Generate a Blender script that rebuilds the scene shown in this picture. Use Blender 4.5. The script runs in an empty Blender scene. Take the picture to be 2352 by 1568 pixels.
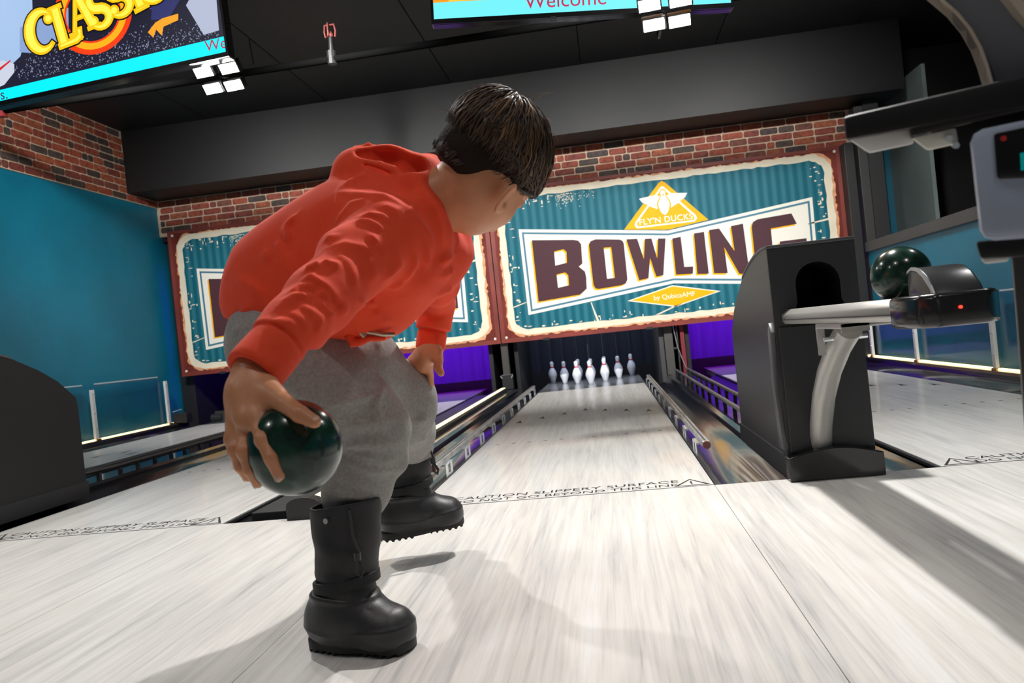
import bpy, bmesh, math, random
import numpy as np
from mathutils import Matrix, Vector

# ------------------------------------------------------------------ camera, world, exposure
scene = bpy.context.scene
COL = scene.collection
CAM_POS = (0.2184, -2.7523, 0.5750)
YAW, PITCH, ROLL = -0.12174, -0.00479, -0.10437      # radians: turned left, level, rolled clockwise
def camera_axes():
    cy, sy, cp, sp = math.cos(YAW), math.sin(YAW), math.cos(PITCH), math.sin(PITCH)
    fwd = Vector((sy*cp, cy*cp, sp)); right = Vector((cy, -sy, 0)); up = right.cross(fwd)
    c, s = math.cos(ROLL), math.sin(ROLL)
    return c*right + s*up, -s*right + c*up, fwd
AX_R, AX_U, AX_F = camera_axes()
cam_data = bpy.data.cameras.new('camera')
cam_data.sensor_width = 36.0
cam_data.lens = 27.623
cam_data.clip_start = 0.02
cam_data.dof.use_dof = True
cam_data.dof.focus_distance = 2.3
cam_data.dof.aperture_fstop = 7.1
cam = bpy.data.objects.new('camera', cam_data)
COL.objects.link(cam)
m4 = Matrix((AX_R, AX_U, -AX_F)).transposed().to_4x4()
m4.translation = Vector(CAM_POS)
cam.matrix_world = m4
scene.camera = cam

world = bpy.data.worlds.new('world'); scene.world = world; world.use_nodes = True
world.node_tree.nodes['Background'].inputs[0].default_value = (0.9, 0.93, 1.0, 1)
world.node_tree.nodes['Background'].inputs[1].default_value = 0.05
vs = scene.view_settings
vs.view_transform = 'Standard'; vs.look = 'None'; vs.gamma = 1.0; vs.use_curve_mapping = False
vs.exposure = 0.08

# ------------------------------------------------------------------ ceiling lamps of the hall (aimed down at the approach / forward at the signs)
def lamp_light(name, loc, aim, power, size, color=(1, .985, .965), spread=180, shape='DISK', size_y=None, parent=None):
    d = bpy.data.lights.new(name, 'AREA'); d.shape = shape; d.size = size
    if size_y: d.size_y = size_y
    d.energy = power; d.color = color; d.spread = math.radians(spread)
    o = bpy.data.objects.new(name, d); COL.objects.link(o)
    o.location = loc
    o.rotation_euler = (Vector(aim) - Vector(loc)).to_track_quat('-Z', 'Y').to_euler()
    if parent: o.parent = parent
    return o

# ------------------------------------------------------------------ materials
MATS = {}
def mat(name, base=(.5, .5, .5), rough=.5, metal=0.0, spec=.5, coat=0.0, coat_rough=.05, sheen=0.0, emit=None, emit_s=0.0,
        trans=0.0, alpha=1.0, ior=1.45, sss=0.0, bump=None, vary=None):
    """Principled material. bump=(scale, strength, stretch xyz); vary=(scale, amount, stretch xyz) mottles the base colour."""
    if name in MATS: return MATS[name]
    m = bpy.data.materials.new(name); m.use_nodes = True; MATS[name] = m
    nt = m.node_tree; b = nt.nodes['Principled BSDF']
    b.inputs['Base Color'].default_value = (*base, 1)
    b.inputs['Roughness'].default_value = rough
    b.inputs['Metallic'].default_value = metal
    b.inputs['Specular IOR Level'].default_value = spec
    b.inputs['Coat Weight'].default_value = coat
    b.inputs['Coat Roughness'].default_value = coat_rough
    b.inputs['Sheen Weight'].default_value = sheen
    b.inputs['Transmission Weight'].default_value = trans
    b.inputs['Alpha'].default_value = alpha
    b.inputs['IOR'].default_value = ior
    if sss:
        b.inputs['Subsurface Weight'].default_value = sss
        b.inputs['Subsurface Radius'].default_value = (.012, .005, .003)
        b.inputs['Subsurface Scale'].default_value = 1.0
    if emit:
        b.inputs['Emission Color'].default_value = (*emit, 1)
        b.inputs['Emission Strength'].default_value = emit_s
    def coords(st):
        tc = nt.nodes.new('ShaderNodeTexCoord'); mp = nt.nodes.new('ShaderNodeMapping')
        mp.inputs['Scale'].default_value = st
        nt.links.new(tc.outputs['Object'], mp.inputs['Vector']); return mp.outputs['Vector']
    if vary:
        n = nt.nodes.new('ShaderNodeTexNoise'); n.inputs['Scale'].default_value = vary[0]; n.inputs['Detail'].default_value = 5
        nt.links.new(coords(vary[2]), n.inputs['Vector'])
        r = nt.nodes.new('ShaderNodeMapRange'); r.inputs[1].default_value = .3; r.inputs[2].default_value = .7
        r.inputs[3].default_value = 1-vary[1]; r.inputs[4].default_value = 1+vary[1]
        nt.links.new(n.outputs['Fac'], r.inputs[0])
        x = nt.nodes.new('ShaderNodeVectorMath'); x.operation = 'SCALE'; x.inputs[0].default_value = base
        nt.links.new(r.outputs[0], x.inputs['Scale']); nt.links.new(x.outputs[0], b.inputs['Base Color'])
    if bump:
        n = nt.nodes.new('ShaderNodeTexNoise'); n.inputs['Scale'].default_value = bump[0]; n.inputs['Detail'].default_value = 4
        nt.links.new(coords(bump[2]), n.inputs['Vector'])
        bp = nt.nodes.new('ShaderNodeBump'); bp.inputs['Strength'].default_value = bump[1]; bp.inputs['Distance'].default_value = .01
        nt.links.new(n.outputs['Fac'], bp.inputs['Height']); nt.links.new(bp.outputs['Normal'], b.inputs['Normal'])
    return m
S1 = (1, 1, 1)

def ramp(nt, fac, stops, interp='LINEAR'):
    r = nt.nodes.new('ShaderNodeValToRGB'); r.color_ramp.interpolation = interp
    el = r.color_ramp.elements
    while len(el) < len(stops): el.new(.5)
    for e, (p, c) in zip(el, stops): e.position = p; e.color = (*c, 1)
    nt.links.new(fac, r.inputs[0]); return r.outputs[0]

def wood_material(name, light, dark, rough, coat):
    """pale printed-wood laminate, grain running along world y"""
    m = mat(name, light, rough, coat=coat, coat_rough=.04, spec=.5)
    nt = m.node_tree; b = nt.nodes['Principled BSDF']
    geo = nt.nodes.new('ShaderNodeNewGeometry')
    def mapped(sx, sy, off=0):
        mp = nt.nodes.new('ShaderNodeMapping'); mp.inputs['Scale'].default_value = (sx, sy, 1); mp.inputs['Location'].default_value = (off, off*.7, 0)
        nt.links.new(geo.outputs['Position'], mp.inputs['Vector']); return mp.outputs[0]
    def noise(vec, sc, det, dist=0.):
        n = nt.nodes.new('ShaderNodeTexNoise'); n.inputs['Scale'].default_value = sc; n.inputs['Detail'].default_value = det
        n.inputs['Distortion'].default_value = dist; n.inputs['Roughness'].default_value = .6
        nt.links.new(vec, n.inputs['Vector']); return n.outputs['Fac']
    g1 = noise(mapped(26, 1.1), 1.6, 6, .6)
    g2 = noise(mapped(95, 2.0, 3), 1.5, 3, .3)
    g3 = noise(mapped(7, .8, 9), 1.2, 3, .4)
    def mul(a, k):
        x = nt.nodes.new('ShaderNodeMath'); x.operation = 'MULTIPLY'; nt.links.new(a, x.inputs[0]); x.inputs[1].default_value = k; return x.outputs[0]
    def add(a, c):
        x = nt.nodes.new('ShaderNodeMath'); x.operation = 'ADD'; nt.links.new(a, x.inputs[0]); nt.links.new(c, x.inputs[1]); return x.outputs[0]
    mix = add(add(mul(g1, .5), mul(g2, .28)), mul(g3, .3))
    mid = tuple((l*.55+d*.45) for l, d in zip(light, dark))
    warm = (light[0]*.93, light[1]*.905, light[2]*.87)
    col = ramp(nt, mix, [(.36, dark), (.47, mid), (.56, warm), (.66, light)])
    nt.links.new(col, b.inputs['Base Color'])
    return m

# ------------------------------------------------------------------ geometry helpers
class MB:
    """collects simple solids into one mesh"""
    def __init__(self): self.bm = bmesh.new()
    def poly_faces(self, vs, fs):
        v = [self.bm.verts.new(p) for p in vs]
        for f in fs:
            try: self.bm.faces.new([v[i] for i in f])
            except ValueError: pass
        return v
    def box(self, x0, x1, y0, y1, z0, z1):
        self.poly_faces([(x0,y0,z0),(x1,y0,z0),(x1,y1,z0),(x0,y1,z0),(x0,y0,z1),(x1,y0,z1),(x1,y1,z1),(x0,y1,z1)],
                        [(0,3,2,1),(4,5,6,7),(0,1,5,4),(1,2,6,5),(2,3,7,6),(3,0,4,7)]); return self
    def hexa(self, near, far):
        """solid from a near quad and a far quad"""
        self.poly_faces(list(near)+list(far), [(0,1,2,3),(7,6,5,4),(0,4,5,1),(1,5,6,2),(2,6,7,3),(3,7,4,0)]); return self
    def prism(self, poly, axis, a, b):
        """2-D outline extruded along an axis from a to b. axis 'x': poly=(y,z), 'y': (x,z), 'z': (x,y)"""
        def p(q, t): return {'x': (t, q[0], q[1]), 'y': (q[0], t, q[1]), 'z': (q[0], q[1], t)}[axis]
        n = len(poly); vs = [p(q, a) for q in poly]+[p(q, b) for q in poly]
        fs = [tuple(range(n)), tuple(range(2*n-1, n-1, -1))]+[(i, i+n, (i+1) % n+n, (i+1) % n) for i in range(n)]
        self.poly_faces(vs, fs); return self
    def tube(self, pts, r, n=10, caps=True):
        pts = [Vector(p) for p in pts]; rs = r if isinstance(r, (list, tuple)) else [r]*len(pts)
        rings = []; ref = None
        for i, p in enumerate(pts):
            d = (pts[min(i+1, len(pts)-1)]-pts[max(i-1, 0)]).normalized()
            if ref is None: ref = Vector((0, 0, 1)) if abs(d.z) < .9 else Vector((1, 0, 0))
            u = (ref-d*ref.dot(d)).normalized(); w = d.cross(u); ref = u
            rings.append([self.bm.verts.new(p+(u*math.cos(t)+w*math.sin(t))*rs[i]) for t in [2*math.pi*k/n for k in range(n)]])
        for a, b in zip(rings, rings[1:]):
            for k in range(n): self.bm.faces.new((a[k], a[(k+1) % n], b[(k+1) % n], b[k]))
        if caps:
            self.bm.faces.new(rings[0][::-1]); self.bm.faces.new(rings[-1])
        return self
    def lathe(self, prof, c=(0, 0, 0), n=24):
        rings = []
        for r, z in prof:
            if r < 1e-6: rings.append([self.bm.verts.new((c[0], c[1], c[2]+z))])
            else: rings.append([self.bm.verts.new((c[0]+r*math.cos(2*math.pi*k/n), c[1]+r*math.sin(2*math.pi*k/n), c[2]+z)) for k in range(n)])
        for a, b in zip(rings, rings[1:]):
            for k in range(n):
                q = [a[k % len(a)], a[(k+1) % len(a)], b[(k+1) % len(b)], b[k % len(b)]]
                u = []
                for v in q:
                    if v not in u: u.append(v)
                if len(u) > 2: self.bm.faces.new(u)
        return self
    def bevel(self, w, seg=2, ang=30):
        bmesh.ops.recalc_face_normals(self.bm, faces=self.bm.faces)
        es = [e for e in self.bm.edges if len(e.link_faces) == 2 and e.calc_face_angle(0) > math.radians(ang)]
        bmesh.ops.bevel(self.bm, geom=es, offset=w, segments=seg, affect='EDGES', profile=.5, clamp_overlap=True); return self
    def build(self, name, material, parent=None, smooth=False, recalc=True):
        if recalc: bmesh.ops.recalc_face_normals(self.bm, faces=self.bm.faces)
        me = bpy.data.meshes.new(name); self.bm.to_mesh(me); self.bm.free()
        return link_mesh(name, me, material, parent, smooth)

def link_mesh(name, me, material, parent=None, smooth=False):
    if material and not len(me.materials): me.materials.append(material)
    if smooth:
        me.polygons.foreach_set('use_smooth', [True]*len(me.polygons))
        if smooth != 'all': me.set_sharp_from_angle(angle=math.radians(smooth if smooth is not True else 40))
    o = bpy.data.objects.new(name, me); COL.objects.link(o)
    if parent: o.parent = parent
    return o
def raw_mesh(name, vs, fs, material, parent=None, smooth=False):
    me = bpy.data.meshes.new(name); me.from_pydata([tuple(v) for v in vs], [], [tuple(f) for f in fs]); me.update()
    return link_mesh(name, me, material, parent, smooth)
def tag(o, label, category, group=None):
    o['label'] = label; o['category'] = category
    if group: o['group'] = group
    return o
def thing(name, label, category, loc=(0, 0, 0), group=None):
    o = bpy.data.objects.new(name, None); o.empty_display_size = .1; COL.objects.link(o); o.location = loc
    return tag(o, label, category, group)
def structure(o, label=None):
    o['kind'] = 'structure'
    if label: o['label'] = label
    return o
def keep(o, parent):
    """parent without moving (children are modelled in world coordinates)"""
    o.parent = parent; o.matrix_parent_inverse = Matrix.Translation(-Vector(parent.location)); return o
def copy_tree(o, parent=None):
    c = o.copy(); COL.objects.link(c); c.parent = parent
    if parent is not None: c.matrix_parent_inverse = o.matrix_parent_inverse.copy()
    for ch in list(o.children): copy_tree(ch, c)
    return c
def slit(outer, *holes):
    """outline with holes as one polygon joined by slits"""
    out = list(outer)
    def area(p): return sum(p[i][0]*p[(i+1) % len(p)][1]-p[(i+1) % len(p)][0]*p[i][1] for i in range(len(p)))
    for h in holes:
        h = list(h)
        if area(h)*area(outer) > 0: h = h[::-1]
        best = min(((i, j) for i in range(len(out)) for j in range(len(h))), key=lambda ij: (out[ij[0]][0]-h[ij[1]][0])**2+(out[ij[0]][1]-h[ij[1]][1])**2)
        i, j = best
        out = out[:i+1]+h[j:]+h[:j+1]+out[i:]
    return out
def text_shape(s, size=1.0, bold=0.0, align='CENTER', spacing=1.0, shear=0.0):
    """flat lettering mesh in the x/y plane"""
    cu = bpy.data.curves.new('lettering', 'FONT'); cu.body = s; cu.size = size; cu.align_x = align; cu.align_y = 'CENTER'
    cu.offset = bold; cu.space_character = spacing; cu.shear = shear; cu.resolution_u = 4; cu.fill_mode = 'FRONT'
    t = bpy.data.objects.new('lettering', cu); COL.objects.link(t)
    dg = bpy.context.evaluated_depsgraph_get(); dg.update()
    me = bpy.data.meshes.new_from_object(t.evaluated_get(dg))
    bpy.data.objects.remove(t); bpy.data.curves.remove(cu)
    return me
def lettering(name, s, size, material, parent, matrix, bold=0.0, **kw):
    me = text_shape(s, size, bold, **kw); me.transform(matrix)
    return link_mesh(name, me, material, parent)
UPRIGHT = Matrix.Rotation(math.pi/2, 4, 'X')         # x/y lettering -> x/z plane facing -y

# ------------------------------------------------------------------ setting
rnd = random.Random(7)
LANE_W, PITCH_X = 1.054, 1.80
X_LEFT, X_RIGHT, Y_BACK = -4.62, 2.80, 5.52
CEIL_Z, SOFFIT_Z, SOFFIT_Y = 3.15, 2.50, 4.97
approach_wood = wood_material('approach laminate', (.80, .785, .76), (.43, .41, .385), .34, .12)
lane_wood = wood_material('lane laminate', (.80, .79, .77), (.44, .425, .405), .33, .16)
black_paint = mat('matte black paint', (.020, .020, .021), .55, bump=(60, .08, S1))
ceiling_black = mat('black ceiling board', (.010, .010, .0105), .55, vary=(3, .15, S1))
teal_paint = mat('teal wall paint', (.003, .19, .30), .42, vary=(2.5, .10, S1), bump=(180, .05, S1))
mortar = mat('sand mortar', (.62, .47, .34), .85, vary=(30, .15, S1), bump=(120, .25, S1))
dark_plastic = mat('satin black plastic', (.022, .022, .024), .38, bump=(400, .03, S1))
gloss_black = mat('glossy black gutter', (.016, .016, .019), .13, spec=.6, coat=.3, bump=(5, .05, (1, .4, 1)))
charcoal = mat('charcoal metal', (.05, .05, .052), .4, metal=.3)

# approach floor: laminate panels with fine joints
floor = structure(MB().box(-4.62, 2.80, -4.6, 0, -.08, -.012).build('floor', black_paint), 'pale wood-look approach floor')
edges = [-4.62, -4.127, -3.073, -2.327, -1.273, -.527, .527, 1.273, 2.327, 2.80]
for x0, x1 in zip(edges, edges[1:]):
    for y0, y1 in ((-4.6, -2.2), (-2.2, 0)):
        MB().box(x0+.0008, x1-.0008, y0+.0008, y1-.0008, -.012, 0).build('floor_panel', approach_wood, floor)

# walls -------------------------------------------------------------
wall_left = structure(MB().box(X_LEFT-.12, X_LEFT, -4.6, 7.2, -.1, 3.4).build('wall_left', teal_paint), 'teal side wall with a brick band above')
band = MB().prism([(2.3, 2.42), (Y_BACK, 2.42), (Y_BACK, SOFFIT_Z), (SOFFIT_Y, SOFFIT_Z), (SOFFIT_Y, CEIL_Z), (2.3, CEIL_Z)], 'x', X_LEFT, X_LEFT+.012).build('mortar_band', mortar, wall_left)
wall_back = structure(MB().box(X_LEFT, 2.95, Y_BACK, Y_BACK+.08, 2.10, 3.4).build('wall_back', mortar), 'brick band above the two signs')

# bricks, one object each ------------------------------------------
def brick_material():
    m = bpy.data.materials.new('old red brick'); m.use_nodes = True; nt = m.node_tree; b = nt.nodes['Principled BSDF']
    oi = nt.nodes.new('ShaderNodeObjectInfo')
    base = ramp(nt, oi.outputs['Random'], [(0, (.25, .052, .030)), (.22, (.31, .068, .034)), (.40, (.20, .044, .030)), (.56, (.33, .088, .040)),
                                           (.68, (.17, .055, .036)), (.76, (.060, .040, .036)), (.90, (.080, .054, .045)), (1, (.15, .08, .05))], 'CONSTANT')
    tc = nt.nodes.new('ShaderNodeNewGeometry'); n = nt.nodes.new('ShaderNodeTexNoise'); n.inputs['Scale'].default_value = 26; n.inputs['Detail'].default_value = 8
    nt.links.new(tc.outputs['Position'], n.inputs['Vector'])
    r = nt.nodes.new('ShaderNodeMapRange'); r.inputs[1].default_value = .3; r.inputs[2].default_value = .7; r.inputs[3].default_value = .6; r.inputs[4].default_value = 1.45
    nt.links.new(n.outputs['Fac'], r.inputs[0])
    x = nt.nodes.new('ShaderNodeVectorMath'); x.operation = 'SCALE'; nt.links.new(base, x.inputs[0]); nt.links.new(r.outputs[0], x.inputs['Scale'])
    nt.links.new(x.outputs[0], b.inputs['Base Color']); b.inputs['Roughness'].default_value = .7
    bp = nt.nodes.new('ShaderNodeBump'); bp.inputs['Strength'].default_value = .5; bp.inputs['Distance'].default_value = .006
    nt.links.new(n.outputs['Fac'], bp.inputs['Height']); nt.links.new(bp.outputs[0], b.inputs['Normal'])
    return m
brick_mat = brick_material()
BRICK_MESH = {}
def brick_mesh(length, kind):
    """brick face in local x (length) / z (height), proud towards -y; rounded uneven outline"""
    key = (round(length, 2), kind)
    if key in BRICK_MESH: return BRICK_MESH[key]
    r = random.Random(hash(key) % 1000); L = key[0]; h = .0595; c = .010
    out = [(c, 0), (L*.35, .001*r.uniform(-1, 1)), (L*.7, .0015*r.uniform(-1, 1)), (L-c, 0), (L, c), (L+.001, h*.5), (L, h-c), (L-c, h), (L*.6, h+.0015*r.uniform(-1, 1)), (L*.3, h+.0015*r.uniform(-1, 1)), (c, h), (0, h-c), (-.001, h*.5), (0, c)]
    n = len(out); cx, cz = L/2, h/2
    front = [(cx+(x-cx)*(1-.006/L*2), -.009, cz+(z-cz)*.93) for x, z in out]
    me = bpy.data.meshes.new('brick')
    me.from_pydata([(x, .002, z) for x, z in out]+[(x, -.006, z) for x, z in out]+front, [],
                   [(i, (i+1) % n, (i+1) % n+n, i+n) for i in range(n)]+[(i+n, (i+1) % n+n, (i+1) % n+2*n, i+2*n) for i in range(n)]+[tuple(range(2*n, 3*n))])
    me.update(); me.materials.append(brick_mat); BRICK_MESH[key] = me
    return me
def brick_course(start, end, z, place, parent, shift):
    x = start-shift
    while x < end-.02:
        L = rnd.choices([.20, .17, .15, .07, .22], [5, 3, 2, 1.6, 2])[0]
        a, b_ = max(x, start), min(x+L, end)
        if b_-a > .03:
            o = bpy.data.objects.new('brick', brick_mesh(b_-a, rnd.randrange(3))); COL.objects.link(o); place(o, a, z); o.parent = parent
        x += L+.0125
def on_back(o, a, z): o.location = (a, Y_BACK, z)
def on_left(o, a, z): o.location = (X_LEFT+.012, a, z); o.rotation_euler = (0, 0, math.pi/2)
for i in range(5): brick_course(X_LEFT+.03, 2.80, 2.140+i*.0722, on_back, wall_back, rnd.uniform(0, .2))
for i in range(10):
    z = 2.430+i*.0722
    brick_course(2.35, Y_BACK-.01 if z+.06 < SOFFIT_Z else SOFFIT_Y-.005, z, on_left, wall_left, rnd.uniform(0, .2))

# bulkhead and ceiling ----------------------------------------------
bulk = structure(MB().box(X_LEFT, 3.18, SOFFIT_Y, Y_BACK+.08, SOFFIT_Z, CEIL_Z+.2).build('wall_bulkhead', mat('bulkhead black', (.0055, .0055, .006), .5, vary=(2, .08, S1))), 'black bulkhead dropped below the ceiling')
ceiling = structure(MB().box(X_LEFT, 5.2, -4.6, SOFFIT_Y+.02, CEIL_Z+.02, CEIL_Z+.1).build('ceiling', mat('ceiling void', (.002, .002, .002), .9)), 'black ceiling of large boards')
xs = [-4.62, -3.63, -2.345, -1.06, .225, 1.51, 2.795, 4.08, 5.2]
for x0, x1 in zip(xs, xs[1:]):
    for y0, y1 in ((-4.6, -2.55), (-2.55, 0.0), (0.0, 2.55), (2.55, SOFFIT_Y)):
        MB().box(x0+.005, x1-.005, y0+.004, y1-.004, CEIL_Z, CEIL_Z+.02).build('ceiling_board', ceiling_black, ceiling)

MB().box(3.18, 5.2, SOFFIT_Y, 6.2, CEIL_Z, CEIL_Z+.05).build('ceiling_board', ceiling_black, ceiling)
# right-hand side: low teal wall with a capping rail, an opening above it
wall_right = structure(MB().box(X_RIGHT, X_RIGHT+.14, -4.6, 5.25, -.1, 1.04).build('wall_right', teal_paint), 'low teal wall on the right under a grey capping')
structure(MB().box(X_RIGHT-.03, X_RIGHT+.17, -4.6, 5.25, 1.04, 1.135).bevel(.006).build('trim_1', mat('grey capping', (.075, .073, .072), .5)), 'dark grey capping rail on the low wall')
tw = mat('grey green plaster', (.16, .20, .195), .7, vary=(2, .1, S1))
structure(MB().box(3.30, 3.335, 4.89, 5.86, -.1, 2.68).build('wall_column', tw), 'grey-green column beyond the low wall')
structure(MB().box(3.24, 3.30, 5.86, 6.0, -.1, 2.68).build('trim_4', mat('deep teal jamb', (.004, .10, .16), .5)), 'teal edge of the column')
structure(MB().box(4.6, 4.7, -4.6, 6.5, -.1, 3.4).build('wall_beyond', mat('dark olive wall', (.018, .018, .012), .7)), 'dark wall beyond the opening')
structure(MB().box(2.95, 4.7, 6.0, 6.1, -.1, 3.4).build('wall_end', mat('dark end wall', (.01, .01, .01), .7)), 'dark wall behind the column')
# dark uprights in the back right corner
structure(MB().box(2.685, 2.775, 5.30, 5.46, 0, 2.13).bevel(.004).build('trim_2', mat('upright black', (.022, .022, .022), .45)), 'black upright beside the right sign')
structure(MB().box(2.80, 2.885, 5.26, 5.42, 0, 2.46).bevel(.004).build('trim_3', mat('upright grey', (.040, .039, .038), .5)), 'dark grey upright in the back corner')
structure(MB().box(2.885, 3.02, 5.25, 7.1, -.3, 2.5).build('wall_corner', black_paint), 'black corner return')

# pit behind the signs: side cheeks, back wall, roof ------------------
pit_black = mat('pit black', (.012, .012, .014), .6)
structure(MB().box(X_LEFT, 2.95, 7.0, 7.1, -.3, 2.3).build('wall_pit', pit_black), 'back of the pin pits')
structure(MB().box(X_LEFT, 2.95, 5.56, 7.0, 2.05, 2.12).build('ceiling_pit', pit_black), 'roof over the pin pits')
structure(MB().box(X_LEFT, 2.95, 5.15, 7.0, -.32, -.20).build('floor_pit', pit_black), 'floor under the pin pits')

# ------------------------------------------------------------------ lanes
print_black = mat('black print', (.025, .025, .025), .6)
deck_mat = mat('grey pin deck', (.20, .21, .22), .22, coat=.4, vary=(20, .12, (3, .5, 1)))
ARROWS = [(-.463, 2.51), (-.317, 2.68), (-.171, 2.84), (-.0, 2.98), (.135, 2.85), (.275, 2.72), (.415, 2.59)]
ARROWS = [(k*.145, 2.98-abs(k)*.145) for k in range(-3, 4)]
def make_lane(x, label):
    t = thing('bowling_lane', label, 'lane', (x, 0, 0), 'bowling lanes')
    h = LANE_W/2
    for y0, y1 in ((.001, 2.3), (2.3, 5.06)):
        MB().box(-h, h, y0, y1-.001, -.06, 0).bevel(.0015, 1).build('lane_panel', lane_wood, t)
    MB().box(-h, h, 5.06, 6.55, -.06, -.001).build('pin_deck', deck_mat, t)
    MB().box(-h, h, .004, .010, 0, .0006).build('foul_line', print_black, t)
    for ax, ay in ARROWS:
        MB().prism([(ax-.020, ay-.07), (ax, ay-.045), (ax+.020, ay-.07), (ax, ay+.075)], 'z', 0, .0006).build('arrow_mark', print_black, t)
    for k in (-5, -4, -3, -2, -1, 1, 2, 3, 4, 5):
        MB().box(k*.088-.010, k*.088+.010, 1.495, 1.505, 0, .0006).build('dot_mark', print_black, t)
    lettering('caution_text', 'CAUTION SLIPPERY SURFACE', .062, print_black, t, Matrix.Translation((0, .108, .0006)), spacing=1.02)['kind'] = 'stuff'
    lettering('caution_text', 'DO NOT GO BEYOND THIS LINE', .055, print_black, t, Matrix.Translation((0, .048, .0006)))['kind'] = 'stuff'
    for s in (-1, 1):
        c = s*.455
        MB().prism(slit([(c-.062, .022), (c+.062, .022), (c, .135)], [(c-.048, .029), (c+.048, .029), (c, .122)]), 'z', 0, .0006).build('warning_triangle', print_black, t)
        MB().box(c-.003, c+.003, .055, .095, 0, .0006).box(c-.003, c+.003, .040, .047, 0, .0006).build('exclamation_mark', print_black, t)
    return t
make_lane(0, 'pale wood-look bowling lane with bumper rails leading to the ten pins')
make_lane(PITCH_X, 'pale bowling lane on the right, behind the ball return')
make_lane(-PITCH_X, 'pale bowling lane to the left of the child, beyond the lit divider')
make_lane(-2*PITCH_X, 'pale bowling lane running along the left teal wall')

# ------------------------------------------------------------------ gutters and dividers between lanes
led_warm = mat('warm light strip', (1, .9, .6), .4, emit=(1, .78, .36), emit_s=2.4)
tube_grey = mat('brushed track tube', (.30, .30, .31), .35, metal=.8)
tube_black = mat('black track tube', (.03, .03, .032), .4)
def gutter_profile(x0, x1):
    """dished trough between lane edge x0 and divider side x1"""
    n = 8; pts = []
    for k in range(n+1):
        s = k/n; pts.append((x0+(x1-x0)*s, -.012-.050*math.sin(math.pi*s)**.6))
    return pts+[(x1, -.10), (x0, -.10)]
def make_gap(c, kind, label):
    t = thing('lane_divider', label, 'divider', (c, 0, 0), 'dividers between the lanes')
    hw = .372
    y0, y1 = .002, 5.52
    inner = .115
    for s in (-1, 1):
        MB().prism([(s*p[0], p[1]) for p in gutter_profile(hw-.002, inner)], 'y', y0, y1).build('gutter', gloss_black, t, smooth=30)
        MB().box(*sorted((s*(hw-.016), s*(hw-.003))), y0, y1, -.012, -.002).build('edge_strip', charcoal, t)
    MB().prism([(-inner, -.1), (inner, -.1), (inner, .018), (inner-.02, .032), (-inner+.02, .032), (-inner, .018)], 'y', y0+(1.0 if kind == 'track' else 0), y1).build('cap', gloss_black, t, smooth=20)
    if kind == 'track':
        for x in (-.045, .07):
            ys = [.80+.3*k for k in range(16)]
            pts = [(x, .94, .16), (x, 1.02, .12), (x, 1.14, .088)]+[(x, y, .082) for y in ys if y > 1.2]
            MB().tube(pts, .013, 8).build('ball_track_tube', tube_grey if c > 0 else tube_black, t, smooth=True)
        for k in range(12):
            for x in (-.045, .07): MB().box(x-.010, x+.010, 1.25+k*.36, 1.268+k*.36, .03, .074).build('track_clip', charcoal, t)
    else:
        MB().prism([(-.085, .02), (.03, .02), (.03, .052), (.018, .064), (-.06, .064), (-.085, .05)], 'y', y0, 5.3).build('light_housing', dark_plastic, t, smooth=20)
        MB().box(-.020, .016, .02, 5.28, .0645, .070).build('light_strip', led_warm, t)
        end = [(-.10, -.02), (.03, -.02), (.03, .050)]+[(-.035+.065*math.cos(a), .050+.030*math.sin(a)) for a in [math.pi*k/8 for k in range(1, 8)]]+[(-.10, .050)]
        MB().prism(end, 'y', -.035, .02).bevel(.003).build('end_block', dark_plastic, t)
        MB().box(-.30, -.13, .10, 5.3, -.02, .012).bevel(.004).build('side_channel', charcoal, t)
    return t
make_gap(.90, 'track', 'black gutter and ball track right of the middle lane, with two grey tubes')
make_gap(-.90, 'light', 'black divider with a glowing yellow light strip left of the middle lane')
make_gap(-2.70, 'track', 'black gutter and ball track running from the left ball return')
def make_edge_gap(c, side, label):
    t = thing('lane_divider', label, 'divider', (c, 0, 0), 'dividers between the lanes')
    x0 = -side*.372; x1 = -side*.06
    pr = [(x0+(x1-x0)*k/8, -.012-.05*math.sin(math.pi*k/8)**.6) for k in range(9)]
    MB().prism(pr+[(x1, -.1), (x0, -.1)], 'y', .002, 5.4).build('gutter', gloss_black, t, smooth=30)
    MB().prism([(x1, -.1), (x1+side*.155, -.1), (x1+side*.155, .036), (x1+side*.02, .036), (x1, .02)], 'y', .002, 5.4).build('cap', gloss_black, t)
    MB().box(*sorted((side*.01, side*.035)), .02, 5.3, .036, .046).build('light_strip', led_warm, t)
make_edge_gap(2.70, 1, 'black gutter edge with a yellow light strip along the low teal wall')
make_edge_gap(-4.50, -1, 'black gutter edge with a yellow light strip along the left teal wall')

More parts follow.
